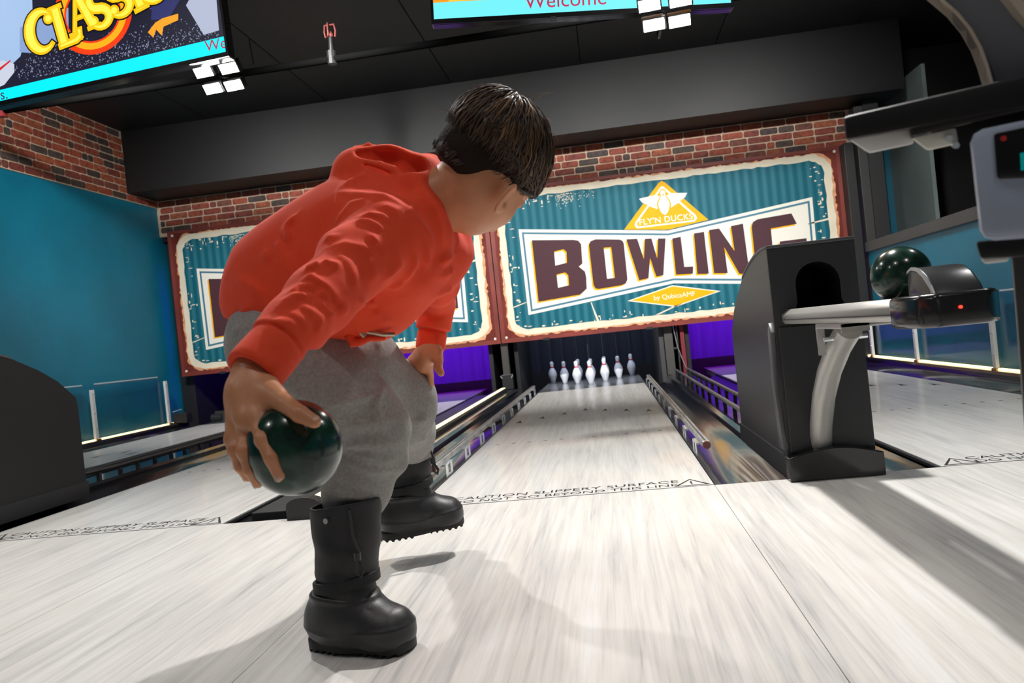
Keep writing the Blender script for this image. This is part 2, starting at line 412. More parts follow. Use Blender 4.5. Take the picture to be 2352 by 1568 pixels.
# ------------------------------------------------------------------ bumper rails of the middle lane
rail_alu = mat('scuffed aluminium rail', (.55, .54, .52), .40, metal=.55, vary=(25, .3, (4, .4, 1)))
chrome = mat('bright bracket steel', (.82, .88, .92), .16, metal=.7)
def make_bumper(side, label):
    t = thing('bumper_rail', label, 'bumper rail', (0, 0, 0), 'bumper rails beside the middle lane')
    xi, xo = .550*side, .582*side
    x0, x1 = sorted((xi, xo))
    MB().box(x0, x1, .50, 5.05, .054, .077).bevel(.005, 3).build('rail', rail_alu, t, smooth=30)
    MB().box(x0+.012, x1-.014, .52, 5.03, .0765, .0775).build('rail_groove', charcoal, t)
    MB().tube([(.566*side, .480, .062), (.566*side, .499, .062)], .016, 14).build('end_cap', mat('reddish end cap', (.25, .10, .09), .4), t, smooth=True)
    for k in range(10):
        y = .58+k*.46
        xa = .536*side
        b = MB().box(*sorted((xa-.002*side, xa+.001*side)), y, y+.05, -.006, .058).box(*sorted((xa, xi+.006*side)), y, y+.15, .050, .058)
        b.build('bracket', chrome, t)
        MB().box(*sorted((xa-.002*side, xa+.001*side)), y+.10, y+.145, -.006, .058).build('bracket', chrome, t)
        MB().prism([(y+.052, .0), (y+.098, .0), (y+.092, .012), (y+.058, .012)], 'x', *sorted((xa-.002*side, xa+.002*side))).build('bracket_web', chrome, t)
    return t
make_bumper(1, 'grey aluminium bumper rail on shiny brackets, right side of the middle lane')
make_bumper(-1, 'grey aluminium bumper rail on shiny brackets, left side of the middle lane')

# ------------------------------------------------------------------ pit furniture
curtain_navy = mat('navy curtain', (.010, .016, .032), .7)
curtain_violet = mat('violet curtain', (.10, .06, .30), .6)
def make_curtain(x, m, y, label):
    t = thing('pit_curtain', label, 'curtain', (x, y, 0), 'curtains at the back of the pits')
    for k in range(11):
        a = -.78+k*.142
        pts = [(a, 0), (a+.05, -.008), (a+.10, -.008), (a+.141, 0), (a+.141, .008), (a, .008)]
        MB().prism(pts, 'z', .10, 2.04).build('curtain_strip', m, t)
    MB().box(-.82, .82, -.02, .05, -.19, .10).build('kick_board', pit_black, t)
    return t
make_curtain(0, curtain_navy, 6.85, 'dark navy strip curtain behind the ten pins')
make_curtain(PITCH_X, curtain_violet, 6.75, 'violet-lit curtain in the right pit')
make_curtain(-PITCH_X, curtain_violet, 6.75, 'violet-lit curtain in the pit left of the pins')
make_curtain(-2*PITCH_X, curtain_violet, 6.75, 'blue-violet-lit curtain in the far left pit')
def cheek(x, w, label, m=pit_black):
    return tag(MB().box(x-w/2, x+w/2, 5.62, 6.95, -.19, 2.05).bevel(.004).build('pit_partition', m), label, 'partition', 'partitions between the pin pits')
grey_cheek = mat('grey machine panel', (.06, .06, .062), .5)
cheek(-.775, .045, 'dark partition at the left of the pin deck')
cheek(.765, .05, 'dark partition at the right of the pin deck', grey_cheek)
cheek(1.03, .045, 'dark partition between the middle and right pits')
cheek(-1.05, .045, 'dark partition between the middle and left pits')
cheek(-4.53, .16, 'dark partition against the left wall')
cheek(-2.70, .16, 'dark partition between the two left pits')
post = mat('post grey brown', (.055, .050, .045), .5)
for x, lab in ((-.885, 'slim dark post under the joint of the two signs'), (-2.70, 'slim dark post under the middle of the left sign')):
    t = thing('sign_post', lab, 'post', (x, 5.54, .034))
    MB().box(-.036, .036, -.03, .04, .0, .485).bevel(.004).build('upright', post, t)
    MB().box(-.055, .06, -.05, .06, .0, .16).bevel(.006).build('foot_clamp', dark_plastic, t)
    for s in (-1, 1): MB().tube([(s*.05, -.05, .12), (s*.065, -.055, .15)], .006, 6).build('bolt', chrome, t)
t = thing('machine_frame', 'grey steel frame panel standing right of the pin deck', 'frame', (.90, 5.58, 0))
MB().box(-.105, -.02, 0, .04, .02, .56).build('side_plate', mat('warm grey panel', (.07, .065, .06), .5), t)
MB().tube([(-.01, -.02, .56), (.02, -.02, .30), (.09, -.02, .05)], .005, 6).build('cable', mat('pale cable', (.25, .25, .25), .4), t)
MB().box(.02, .035, -.01, .03, .0, .56).build('upright', charcoal, t)
MB().box(-.02, .02, -.01, .03, .28, .30).build('cross_bar', charcoal, t)
MB().box(.06, .10, .0, .3, .0, .56).build('red_cheek', mat('dull red panel', (.20, .02, .03), .5), t)

# ultraviolet lamps that light the violet pits: a bar of small bulbs behind the lower edge of the signs
violet_bulb = mat('violet bulb', (.6, .2, .9), .4, emit=(.55, .08, 1.0), emit_s=14)
def make_uv(x, label, color, power):
    t = thing('violet_light_bar', label, 'light bar', (x, 5.60, .55), 'violet light bars over the pits')
    MB().box(-.72, .72, -.02, .05, .0, .035).build('bar', dark_plastic, t)
    for s in (-.6, .6): MB().box(s-.01, s+.01, -.105, -.015, .0, .03).build('bracket', charcoal, t)
    for k in range(12):
        MB().lathe([(0, -.016), (.010, -.014), (.015, -.006), (.016, .002)], (-.66+k*.12, 0, 0), 10).build('bulb', violet_bulb, t, smooth=True)
    lamp_light('violet_lamp', (x, 6.0, 1.9), (x, 6.25, 0), power, 1.1, color, shape='RECTANGLE', size_y=.5)
lamp_light('pin_deck_light', (0, 5.66, 1.5), (0, 6.1, 0), 16, 1.2, (.74, .82, 1.0), shape='RECTANGLE', size_y=.06)
make_uv(-PITCH_X, 'row of violet bulbs under the left sign, beside the child', (.40, .02, 1.0), 90)
make_uv(-2*PITCH_X, 'row of violet bulbs under the left end of the left sign', (.12, .02, 1.0), 16)
make_uv(PITCH_X, 'row of violet bulbs under the right end of the right sign', (.42, .02, 1.0), 90)

# ------------------------------------------------------------------ signs over the pits
cream = mat('aged cream print', (.78, .70, .54), .5, spec=.15, vary=(4, .08, S1))
white_print = mat('banner white print', (.83, .80, .70), .5, spec=.15)
maroon = mat('rust maroon print', (.16, .030, .022), .5, spec=.15, vary=(3, .35, (2, 1, 1)))
rust = mat('peach rust print', (.72, .36, .19), .5, spec=.15, vary=(20, .25, S1))
plum = mat('plum letter print', (.072, .030, .038), .5, spec=.15)
gold = mat('golden print', (.88, .42, .004), .5, spec=.15)
line_teal = mat('banner line print', (.045, .17, .25), .5)
def stripe_teal():
    m = mat('corrugated teal print', (.03, .22, .29), .5, spec=.15); nt = m.node_tree; b = nt.nodes['Principled BSDF']
    tc = nt.nodes.new('ShaderNodeTexCoord'); w = nt.nodes.new('ShaderNodeTexWave'); w.bands_direction = 'X'; w.inputs['Scale'].default_value = 3.6
    w.inputs['Distortion'].default_value = .25; w.inputs['Detail'].default_value = 1
    nt.links.new(tc.outputs['Object'], w.inputs['Vector'])
    c = ramp(nt, w.outputs['Fac'], [(0, (.006, .100, .140)), (.45, (.009, .125, .165)), (.75, (.028, .150, .195)), (1, (.032, .158, .205))])
    nt.links.new(c, b.inputs['Base Color']); return m
teal_print = stripe_teal()
BANNER = [(.306, 1.173), (1.837, .976), (3.283, 1.139), (3.270, .262), (1.841, .432), (.317, .268)]
def inset(poly, d):
    n = len(poly); out = []
    for i in range(n):
        a, b, c = Vector(poly[i-1]), Vector(poly[i]), Vector(poly[(i+1) % n])
        e1, e2 = (b-a).normalized(), (c-b).normalized()
        n1, n2 = Vector((e1.y, -e1.x)), Vector((e2.y, -e2.x))
        k = (n1+n2); k = k/max(.2, k.dot(n1)) if k.length > 1e-6 else n1
        out.append(tuple(b+k*d))
    return out
LETTERS = [
 ([(.434,1.043),(.868,.995),(.915,.98),(.94,.94),(.932,.74),(.891,.713),(.95,.655),(.957,.597),(.95,.476),(.878,.423),(.437,.396)], [[(.653,.898),(.754,.911),(.781,.88),(.774,.767),(.65,.75)], [(.654,.658),(.746,.669),(.774,.636),(.771,.531),(.654,.518)]]),
 ([(1.019,.925),(1.04,.96),(1.092,.974),(1.340,.942),(1.367,.925),(1.377,.897),(1.376,.524),(1.355,.485),(1.307,.471),(1.073,.459),(1.04,.47),(1.023,.512)], [[(1.168,.878),(1.245,.874),(1.25,.555),(1.169,.553)]]),
 ([(1.407,.936),(1.517,.928),(1.564,.715),(1.595,.918),(1.661,.915),(1.699,.705),(1.728,.907),(1.803,.898),(1.743,.526),(1.671,.520),(1.628,.715),(1.590,.512),(1.495,.502)], []),
 ([(1.870,.890),(1.956,.897),(1.961,.587),(2.050,.581),(2.040,.508),(1.871,.518)], []),
 ([(2.092,.915),(2.193,.920),(2.198,.490),(2.084,.500)], []),
 ([(2.245,.931),(2.345,.936),(2.475,.690),(2.465,.945),(2.585,.956),(2.600,.440),(2.500,.455),(2.378,.740),(2.385,.474),(2.251,.488)], []),
 ([(2.667,.914),(2.685,.96),(2.732,.982),(3.066,1.001),(3.108,.891),(2.852,.874),(2.850,.555),(3.000,.535),(3.003,.640),(2.925,.640),(2.925,.733),(3.187,.736),(3.180,.420),(2.740,.445),(2.690,.46),(2.667,.52)], [])]
def rough_loop(x0, x1, z0, z1, r, amp, step, seed):
    g = random.Random(seed); pts = []
    corners = [(x1-r, z0+r, -90), (x1-r, z1-r, 0), (x0+r, z1-r, 90), (x0+r, z0+r, 180)]
    base = []
    for cx, cz, a0 in corners:
        for k in range(7): a = math.radians(a0+k*15); base.append((cx+r*math.cos(a), cz+r*math.sin(a)))
    n = len(base)
    for i in range(n):
        a, b = base[i], base[(i+1) % n]; L = math.hypot(b[0]-a[0], b[1]-a[1]); m = max(1, int(L/step))
        for k in range(m):
            f = k/m; pts.append((a[0]+(b[0]-a[0])*f+g.uniform(-amp, amp), a[1]+(b[1]-a[1])*f+g.uniform(-amp, amp)))
    return pts
def make_sign(x, label):
    t = thing('bowling_sign', label, 'sign', (x, 5.48, .525), 'bowling signs over the pits')
    W, H = 3.594, 1.615
    layer = [0]
    def flat(name, poly, m, parent=t, d=None):
        d = d if d is not None else layer[0]
        return MB().prism(poly, 'y', -.018-.0012*d, -.018-.0012*(d+1)).build(name, m, parent)
    MB().box(.003, W, -.018, .02, 0, H).build('board', maroon, t)
    flat('red_edge', slit([(.003, 0), (W, 0), (W, H), (.003, H)], [(.045, .045), (W-.045, .045), (W-.045, H-.03), (.045, H-.03)]), mat('bright rust edge', (.20, .032, .022), .5, vary=(2, .3, S1)), d=0)
    flat('rust_border', rough_loop(.085, W-.085, .050, H-.045, .16, .014, .03, 3), rust, d=0)
    flat('cream_border', rough_loop(.100, W-.105, .066, H-.055, .17, .010, .05, 5), cream, d=1)
    flat('teal_field', rough_loop(.165, W-.175, .125, H-.115, .13, .007, .07, 9), teal_print, d=2)
    chips = MB(); g = random.Random(21)
    for k in range(120):
        e = g.random()
        if e < .3: cx, cz = g.uniform(.2, 3.4), .135+abs(g.gauss(0, .03))
        elif e < .5: cx, cz = g.gauss(.55, .25), H-.13-abs(g.gauss(0, .04))
        elif e < .75: cx, cz = .18+abs(g.gauss(0, .05)), g.uniform(.15, 1.45)
        else: cx, cz = 3.40-abs(g.gauss(0, .05)), g.uniform(.15, 1.45)
        if not (.15 < cx < 3.44 and .12 < cz < 1.5): continue
        rx, rz = g.uniform(.006, .028), g.uniform(.003, .010)
        if g.random() < .35: rx, rz = rz, rx
        chips.prism([(cx+rx*math.cos(a)*g.uniform(.7, 1.2), cz+rz*math.sin(a)*g.uniform(.7, 1.2)) for a in [k2*math.pi/3 for k2 in range(6)]], 'y', -.0216, -.0228)
    g2 = random.Random(4)
    for k in range(150):
        cx, cz = .72+abs(g2.gauss(0, .16)), H-.13-abs(g2.gauss(0, .05)); s = g2.uniform(.003, .007)
        chips.prism([(cx-s, cz-s), (cx+s, cz-s*.6), (cx+s*.4, cz+s)], 'y', -.0216, -.0228)
    for pts in ([(1.02, .13), (1.045, .13), (1.0, .27), (.985, .33), (.975, .33), (.99, .26)], [(.17, .36), (.31, .40), (.31, .408), (.17, .372)], [(1.62, .13), (1.66, .13), (1.9, .215), (1.96, .24), (1.88, .222)], [(3.22, .87), (3.44, .895), (3.44, .915), (3.22, .882)]):
        chips.prism(pts, 'y', -.0216, -.0228)
    chips.build('paint_chips', cream, t)['kind'] = 'stuff'
    flat('banner_white', BANNER, white_print, d=3)
    flat('banner_line', slit(inset(BANNER, .030), inset(BANNER, .050)), line_teal, d=4)
    for i, (o, hs) in enumerate(LETTERS):
        for d, dx, dz, m, nm in ((4, -.016, -.014, gold, 'letter_shadow'), (5, 0, 0, plum, 'letter')):
            flat(nm, slit([(a+dx, b+dz) for a, b in o], *[[(a+dx, b+dz) for a, b in h] for h in hs]), m, d=d)
    e = flat('emblem', [(1.395, 1.038), (1.790, 1.470), (1.822, 1.490), (1.855, 1.470), (2.250, 1.036), (1.837, .985)], gold, d=4)
    flat('emblem_line', slit([(1.505, 1.065), (1.530, 1.035), (2.112, 1.035), (2.140, 1.066), (2.128, 1.10), (1.840, 1.425), (1.822, 1.436), (1.804, 1.425), (1.516, 1.10)],
         [(1.533, 1.068), (1.545, 1.052), (2.098, 1.052), (2.113, 1.068), (2.105, 1.095), (1.833, 1.402), (1.822, 1.408), (1.811, 1.402), (1.538, 1.095)]), white_print, e, 5)
    for s in (-1, 1):
        flat('wing', [(1.822+s*a, b) for a, b in [(.030, 1.335), (.090, 1.352), (.245, 1.335), (.215, 1.290), (.165, 1.262), (.150, 1.245), (.100, 1.222), (.070, 1.205)]], white_print, e, 6)
    pinp = [(0, 1.395), (.018, 1.388), (.027, 1.368), (.022, 1.345), (.026, 1.325), (.050, 1.280), (.058, 1.245), (.050, 1.205), (.030, 1.160), (0, 1.135)]
    full = [(1.822+a*1.25, 1.265+(b-1.265)*1.08) for a, b in pinp]+[(1.822-a*1.25, 1.265+(b-1.265)*1.08) for a, b in reversed(pinp[1:-1])]
    flat('pin_outline', full, gold, e, 7)
    flat('pin_symbol', [(1.822+a, b) for a, b in pinp]+[(1.822-a, b) for a, b in reversed(pinp[1:-1])], white_print, e, 8)
    flat('pin_stripe', [(1.812, 1.338), (1.832, 1.338), (1.832, 1.350), (1.812, 1.350)], gold, e, 9)
    lettering('emblem_text', "FLY'N DUCKS", .086, white_print, e, Matrix.Translation((1.825, -.018-.0012*7, 1.090)) @ UPRIGHT, bold=.001, spacing=1.06)['kind'] = 'stuff'
    dd = flat('diamond', [(1.352, .303), (1.822, .414), (2.300, .301), (1.834, .190)], white_print, d=3)
    flat('diamond_fill', [(1.392, .303), (1.822, .402), (2.262, .301), (1.834, .202)], gold, dd, 4)
    lettering('maker_text', 'by QubicaAMF', .070, white_print, dd, Matrix.Translation((1.831, -.018-.0012*5.6, .302)) @ UPRIGHT)['kind'] = 'stuff'
    for cx, cz in ((.06, .055), (W-.055, .055), (.06, H-.05), (W-.055, H-.05)):
        MB().lathe([(0, .012), (.010, .010), (.015, 0)], (0, 0, 0), 10).build('rivet', white_print, t, smooth=True).matrix_basis = Matrix.Translation((cx, -.018, cz)) @ Matrix.Rotation(math.pi/2, 4, 'X')
    for cx in (.48, 1.55, 2.9):
        MB().box(cx-.035, cx+.035, -.03, .03, -.012, .012).build('clip', dark_plastic, t)
    return t
make_sign(-.90, 'retro teal bowling sign in full view, the right one above the pins')
make_sign(-4.50, 'retro teal bowling sign on the left, mostly hidden behind the child')

# ------------------------------------------------------------------ television screens
def screen_mat(name, c, s=1.0): return mat('screen '+name, (.01, .01, .01), .35, emit=c, emit_s=s)
bezel = mat('glossy screen bezel', (.012, .012, .013), .12)
def make_tv(x0, z0, w, y, label):
    t = thing('television', label, 'television', (x0, y, z0), 'televisions hung over the foul line')
    h = w*.5625+.02
    MB().box(0, w, -.012, .045, 0, h).bevel(.006).build('case', bezel, t)
    fr = MB()
    fr.prism(slit([(0, 0), (w, 0), (w, h), (0, h)], [(.012, .022), (w-.012, .022), (w-.012, h-.012), (.012, h-.012)]), 'y', -.020, -.012)
    fr.build('frame', bezel, t)
    MB().tube([(w*.5, .06, h*.6), (w*.5, .25, h*.8), (w*.5, .25, CEIL_Z-z0)], .02, 8).build('ceiling_mount', charcoal, t)
    return t, h
def flat_on(t, name, poly, m, d, parent=None):
    return MB().prism(poly, 'y', -.0125-.0004*d, -.0129-.0004*d).build(name, m, parent or t)
tvA, hA = make_tv(-2.700, 1.985, 1.305, .86, 'television at upper left showing yellow lettering over a cyan ticker')
tvA.rotation_euler = (0, math.radians(-1.7), math.radians(-3.5))
W = 1.305
scr = flat_on(tvA, 'screen', [(.012, .022), (W-.012, .022), (W-.012, hA-.012), (.012, hA-.012)], screen_mat('night', (.012, .012, .03)), 0)
flat_on(tvA, 'ticker', [(.012, .022), (W-.012, .022), (W-.012, .098), (.012, .078)], screen_mat('cyan', (0, .80, .95), 1.1), 1)
flat_on(tvA, 'picture_sky', [(.012, .19), (.10, .165), (.20, .22), (.30, .42), (.34, hA-.012), (.012, hA-.012)], screen_mat('pale blue', (.42, .60, .90), .9), 1)
flat_on(tvA, 'picture_pin', [(.012, .085), (.09, .10), (.155, .15), (.16, .19), (.10, .22), (.012, .215)], screen_mat('pin white', (.75, .80, .95), .8), 2)
flat_on(tvA, 'picture_pin_stripe', [(.012, .155), (.06, .165), (.14, .205), (.145, .215), (.06, .18), (.012, .168)], screen_mat('red stripe', (.8, .02, .03), .8), 3)
flat_on(tvA, 'picture_shield', [(.20, .24), (.34, .205), (.48, .26), (.50, .40), (.22, .36)], screen_mat('shield blue', (.32, .46, .80), .8), 2)
def ring(cx, cz, r0, r1): return slit([(cx+r1*math.cos(a), cz+r1*math.sin(a)*.92) for a in [k*math.pi/18 for k in range(36)]], [(cx+r0*math.cos(a), cz+r0*math.sin(a)*.92) for a in [k*math.pi/18 for k in range(36)]])
flat_on(tvA, 'picture_ring', ring(.625, .345, .145, .215), screen_mat('ring red', (.95, .05, .005), 1.0), 3)
flat_on(tvA, 'picture_ring_glow', ring(.625, .345, .155, .188), screen_mat('ring yellow', (1, .45, .01), 1.0), 4)
flat_on(tvA, 'picture_violet', [(.93, .30), (1.10, .33), (1.28, .42), (1.28, hA-.02), (.85, hA-.02)], screen_mat('violet', (.10, .06, .38), .9), 1)
flat_on(tvA, 'picture_sleeve', [(.93, .25), (1.02, .235), (1.09, .31), (1.25, .40), (1.27, .50), (1.20, .49), (1.03, .39), (.95, .34)], screen_mat('navy sleeve', (.035, .04, .16), .9), 2)
flat_on(tvA, 'picture_tall_pin', [(1.19, .125), (1.27, .13), (1.285, .40), (1.20, .37), (1.12, .28)], screen_mat('tall pin', (.50, .55, .72), .9), 3)
flat_on(tvA, 'picture_glove', [(.905, .195), (.93, .165), (.95, .20), (.975, .165), (.99, .205), (1.07, .22), (1.075, .25), (.99, .245), (.95, .232)], screen_mat('orange glove', (1, .38, .02), 1.0), 4)
sp = MB(); g = random.Random(11)
for k in range(700):
    cx, cz = g.uniform(.16, 1.27), .10+abs(g.gauss(0, .070)); s = g.uniform(.001, .0042)
    if cz > .24+.1*(cx > .9): continue
    sp.prism([(cx-s, cz), (cx, cz-s), (cx+s, cz), (cx, cz+s*1.4)], 'y', -.0129, -.0131)
sp.build('picture_sparkle', screen_mat('sparkle', (.32, .36, .55), .7), tvA)['kind'] = 'stuff'
letter_y, letter_b, letter_w = screen_mat('letter yellow', (1, .56, .004), 1.05), screen_mat('letter black', (.005, .004, .004)), screen_mat('letter light', (1, .80, .08), 1.15)
def brush(pts, ws, grow):
    """2-D outline of a brush stroke with varying width"""
    P2 = [Vector(p) for p in pts]; L, Rr = [], []
    for i, p in enumerate(P2):
        d = (P2[min(i+1, len(P2)-1)]-P2[max(i-1, 0)]).normalized(); n = Vector((-d.y, d.x)); w = ws[i]/2+grow
        q = p-d*grow if i == 0 else (p+d*grow if i == len(P2)-1 else p)
        L.append(tuple(q+n*w)); Rr.append(tuple(q-n*w))
    return L+Rr[::-1]
def arc(cx, cz, rx, rz, a0, a1, n=16): return [(cx+rx*math.cos(math.radians(a0+(a1-a0)*k/n)), cz+rz*math.sin(math.radians(a0+(a1-a0)*k/n))) for k in range(n+1)]
def disc(cx, cz, r): return [(cx+r*math.cos(k*math.pi/8), cz+r*math.sin(k*math.pi/8)) for k in range(16)]
def glyph(ch, g):
    """strokes of a swelling, ball-ended display letter in a unit box centred on 0,0"""
    if ch == 'C':
        p = arc(.04, 0, .36, .46, 48, 318, 22); w = [.07+.20*math.sin(math.pi*k/22)**1.2 for k in range(23)]
        return [brush(p, w, g), disc(.22, .27, .115+g)]
    if ch == 'L': return [brush([(-.12, .46), (-.12, -.42)], [.22, .22], g), brush([(-.28, .45), (.05, .45)], [.08, .08], g), brush([(-.26, -.43), (.20, -.43), (.34, -.36)], [.11, .14, .16], g), brush([(.31, -.46), (.33, -.20)], [.06, .14], g)]
    if ch == 'A': return [brush([(.0, .46), (-.27, -.42)], [.08, .08], g), brush([(.02, .46), (.26, -.42)], [.21, .22], g), brush([(-.18, -.10), (.18, -.10)], [.08, .08], g), brush([(-.40, -.44), (-.14, -.44)], [.07, .07], g), brush([(.10, -.44), (.44, -.44)], [.07, .07], g)]
    if ch == 'I': return [brush([(0, .46), (0, -.42)], [.22, .22], g), brush([(-.18, -.44), (.18, -.44)], [.08, .08], g), brush([(-.18, .45), (.18, .45)], [.08, .08], g)]
    p = arc(.02, .22, .24, .22, 35, 235, 10)+[(.02, .0)]+arc(-.02, -.22, .27, .23, 70, -150, 12); n = len(p)
    return [brush(p, [.07+.16*math.sin(math.pi*k/(n-1))**.8 for k in range(n)], g), disc(.17, .31, .10+g), disc(-.20, -.27, .115+g)]
for ch, cx, cz, sz, rot in (('C', .335, .318, .205, -4), ('L', .465, .322, .215, 9), ('A', .560, .362, .205, 8), ('S', .662, .360, .195, 6), ('S', .772, .395, .200, 12), ('I', .868, .405, .210, 14), ('C', .955, .432, .205, 14)):
    M = Matrix.Rotation(math.radians(rot), 2)
    for d, grow, m, nm in ((5, .058, letter_b, 'letter_outline'), (6, .022, letter_y, 'letter'), (7, -.034, letter_w, 'letter_gloss')):
        mb = MB()
        for i, st in enumerate(glyph(ch, grow)):
            q = [M @ Vector((x*sz, z*sz)) for x, z in st]
            mb.prism([(cx+v.x, cz+v.y) for v in q], 'y', -.0125-.0004*d-.00004*i, -.0129-.0004*d-.00004*i)
        mb.build(nm, m, tvA)
ticker_red = screen_mat('ticker red', (.62, .02, .10), .9)
lettering('ticker_text', 'We', .075, ticker_red, tvA, Matrix.Translation((1.245, -.0140, .066)) @ UPRIGHT)
lettering('ticker_text', 'ss.', .075, screen_mat('ticker dark', (.10, .03, .10), .6), tvA, Matrix.Translation((.065, -.0140, .052)) @ UPRIGHT)

tvB, hB = make_tv(-.437, 2.045, 1.385, .83, 'television at upper middle showing an orange picture over a cyan ticker')
tvB.rotation_euler = (0, math.radians(3.2), math.radians(6.0))
W = 1.385
flat_on(tvB, 'screen', [(.012, .022), (W-.012, .022), (W-.012, hB-.012), (.012, hB-.012)], screen_mat('amber', (.98, .34, .01), 1.0), 0)
flat_on(tvB, 'ticker', [(.012, .022), (W-.012, .022), (W-.012, .100), (.012, .100)], screen_mat('cyan pale', (.16, .80, .88), 1.1), 1)
flat_on(tvB, 'picture_gold', [(.08, .102), (.36, .102), (.30, .16), (.12, .15)], screen_mat('gold streak', (1, .62, .04), 1.0), 1)
lettering('ticker_text', 'Welcome to the lanes' [:7], .095, ticker_red, tvB, Matrix.Translation((.62, -.0140, .078)) @ UPRIGHT)
MB().box(.55, .57, -.024, .0, -.008, .004).build('status_light', dark_plastic, tvB)

# ------------------------------------------------------------------ flood lamps and ceiling lamps
lamp_white = mat('lit lamp lens', (1, 1, 1), .3, emit=(1, .98, .95), emit_s=55)
lamp_case = mat('lamp housing', (.015, .015, .015), .4)
def make_flood(x, y, z, label, power, stem):
    t = thing('flood_lamp', label, 'lamp', (x, y, z), 'four-panel flood lamps under the ceiling pipe')
    for i, (dx, dz, dy) in enumerate(((-.066, .018, .0), (.066, .018, .0), (-.050, -.050, .05), (.060, -.050, .05))):
        c = MB().box(-.052, .052, -.012, .03, -.03, .03).bevel(.005).build('lamp_head', lamp_case, t, smooth=30)
        c.location = (dx, dy, dz); c.rotation_euler = (math.radians(40), 0, math.radians(-6))
        MB().box(-.045, .045, -.0135, -.0122, -.024, .024).build('lens', lamp_white, c)
    MB().tube([(0, .03, -.01), (0, .06, .0), (0, stem-.02, .01), (0, stem, .03), (0, stem, CEIL_Z-z)], .007, 8).build('bracket', lamp_case, t)
    MB().tube([(.02, stem, .14), (.08, stem+.01, .05), (.13, stem+.02, .07), (.12, stem+.02, .20)], .003, 6).build('cable', lamp_case, t)
    lamp_light('flood_light', (x, y-.03, z-.06), (x, y-1.1, 0), power, .22)
    return t
make_flood(-1.545, .93, 2.02, 'lit flood lamp with four panels below the left television', 4, .12)
make_flood(.606, .70, 1.922, 'lit flood lamp with four panels beside the middle television', 4, .42)
def make_spot(x, y, aim, power, label, size=.14, spread=150):
    t = thing('ceiling_spot', label, 'lamp', (x, y, CEIL_Z-.20), 'ceiling spot lamps over the lanes')
    d = (Vector(aim)-Vector((x, y, CEIL_Z-.20))).normalized()
    can = MB().lathe([(0, .10), (.05, .10), (.065, .06), (.075, -.06), (.070, -.06), (.060, .02), (0, .02)], n=18).build('can', lamp_case, t, smooth=35)
    can.rotation_euler = (-d).to_track_quat('Z', 'Y').to_euler()
    MB().lathe([(0, -.052), (.066, -.052), (.066, -.050), (0, -.050)], n=18).build('lens', lamp_white, can)
    MB().tube([(0, 0, .05), (0, 0, .2)], .012, 8).build('stem', lamp_case, t)
    lamp_light('spot_light', tuple(Vector((x, y, CEIL_Z-.20))+d*.075), aim, power, size, spread=spread)
for x, lab, pw in ((-3.3, 'first', 10), (-1.6, 'second', 20), (.72, 'third', 40), (2.55, 'fourth', 9)):
    make_spot(x, .35, (x, -.6, 0), pw, f'black ceiling spot over the foul line, {lab} from the left wall', .10, 120)
for x, lab in ((-2.2, 'left'), (-.4, 'middle'), (1.4, 'right')):
    make_spot(x, -2.4, (x*.8, -1.2, 0), 4.5, f'black ceiling spot above the approach, {lab} one of the near row')
make_spot(-2.7, 2.0, (-4.62, 4.1, 1.1), 13, 'added black ceiling spot brightening the left teal wall', .12, 110)  # extra lamp, added to brighten the left wall and its bricks
make_spot(1.5, 1.2, (2.8, 3.9, .7), 13, 'added black ceiling spot brightening the right teal wall', .12, 90)  # extra lamp, added to brighten the low wall on the right
for x, lab in ((-3.4, 'first'), (-1.5, 'second'), (.4, 'third'), (1.9, 'fourth')):
    make_spot(x, 1.75, (x*.85-.1, 5.4, .95), 23, f'black ceiling spot aimed at the signs, {lab} from the left wall', .12, 84)

# ------------------------------------------------------------------ sprinkler pipe
t = thing('sprinkler_pipe', 'black pipe across the ceiling with an upright sprinkler head', 'pipe', (0, 2.78, 2.72))
MB().tube([(-4.6, 0.03, 0), (4.3, -.03, 0)], .026, 12).build('pipe', mat('black pipe', (.004, .004, .004), .9, spec=0), t, smooth=True)
MB().tube([(-1.555, .01, -.035), (-1.555, .01, .06)], .034, 10).build('tee_fitting', lamp_case, t, smooth=30)
MB().tube([(-1.555, .01, .03), (-1.55, .01, .16)], [.020, .016], 10).build('riser', lamp_case, t, smooth=True)
sp = MB(); c = (-1.55, .01, 0)
sp.tube([(c[0]-.035, .01, .16), (c[0]-.042, .01, .20), (c[0]-.035, .01, .25)], .006, 6).tube([(c[0]+.035, .01, .16), (c[0]+.042, .01, .20), (c[0]+.035, .01, .25)], .006, 6)
sp.tube([(c[0], -.03, .16), (c[0], -.035, .20), (c[0], -.03, .25)], .006, 6).tube([(c[0]-.04, .01, .25), (c[0]+.04, .01, .25)], .006, 6).lathe([(.0, .16), (.02, .16), (.024, .18), (.012, .20), (0, .20)], (c[0], .01, 0), 12)
sp.build('sprinkler_head', mat('red sprinkler guard', (.16, .03, .025), .45), t, smooth=30)
MB().tube([(-4.21, .02, -.05), (-4.21, .02, .05)], .03, 10).build('red_clamp', mat('red clamp', (.35, .02, .03), .4), t, smooth=30)
MB().tube([(-2.42, .0, .02), (-2.42, .0, .42)], .004, 6).build('hanger_rod', lamp_case, t)

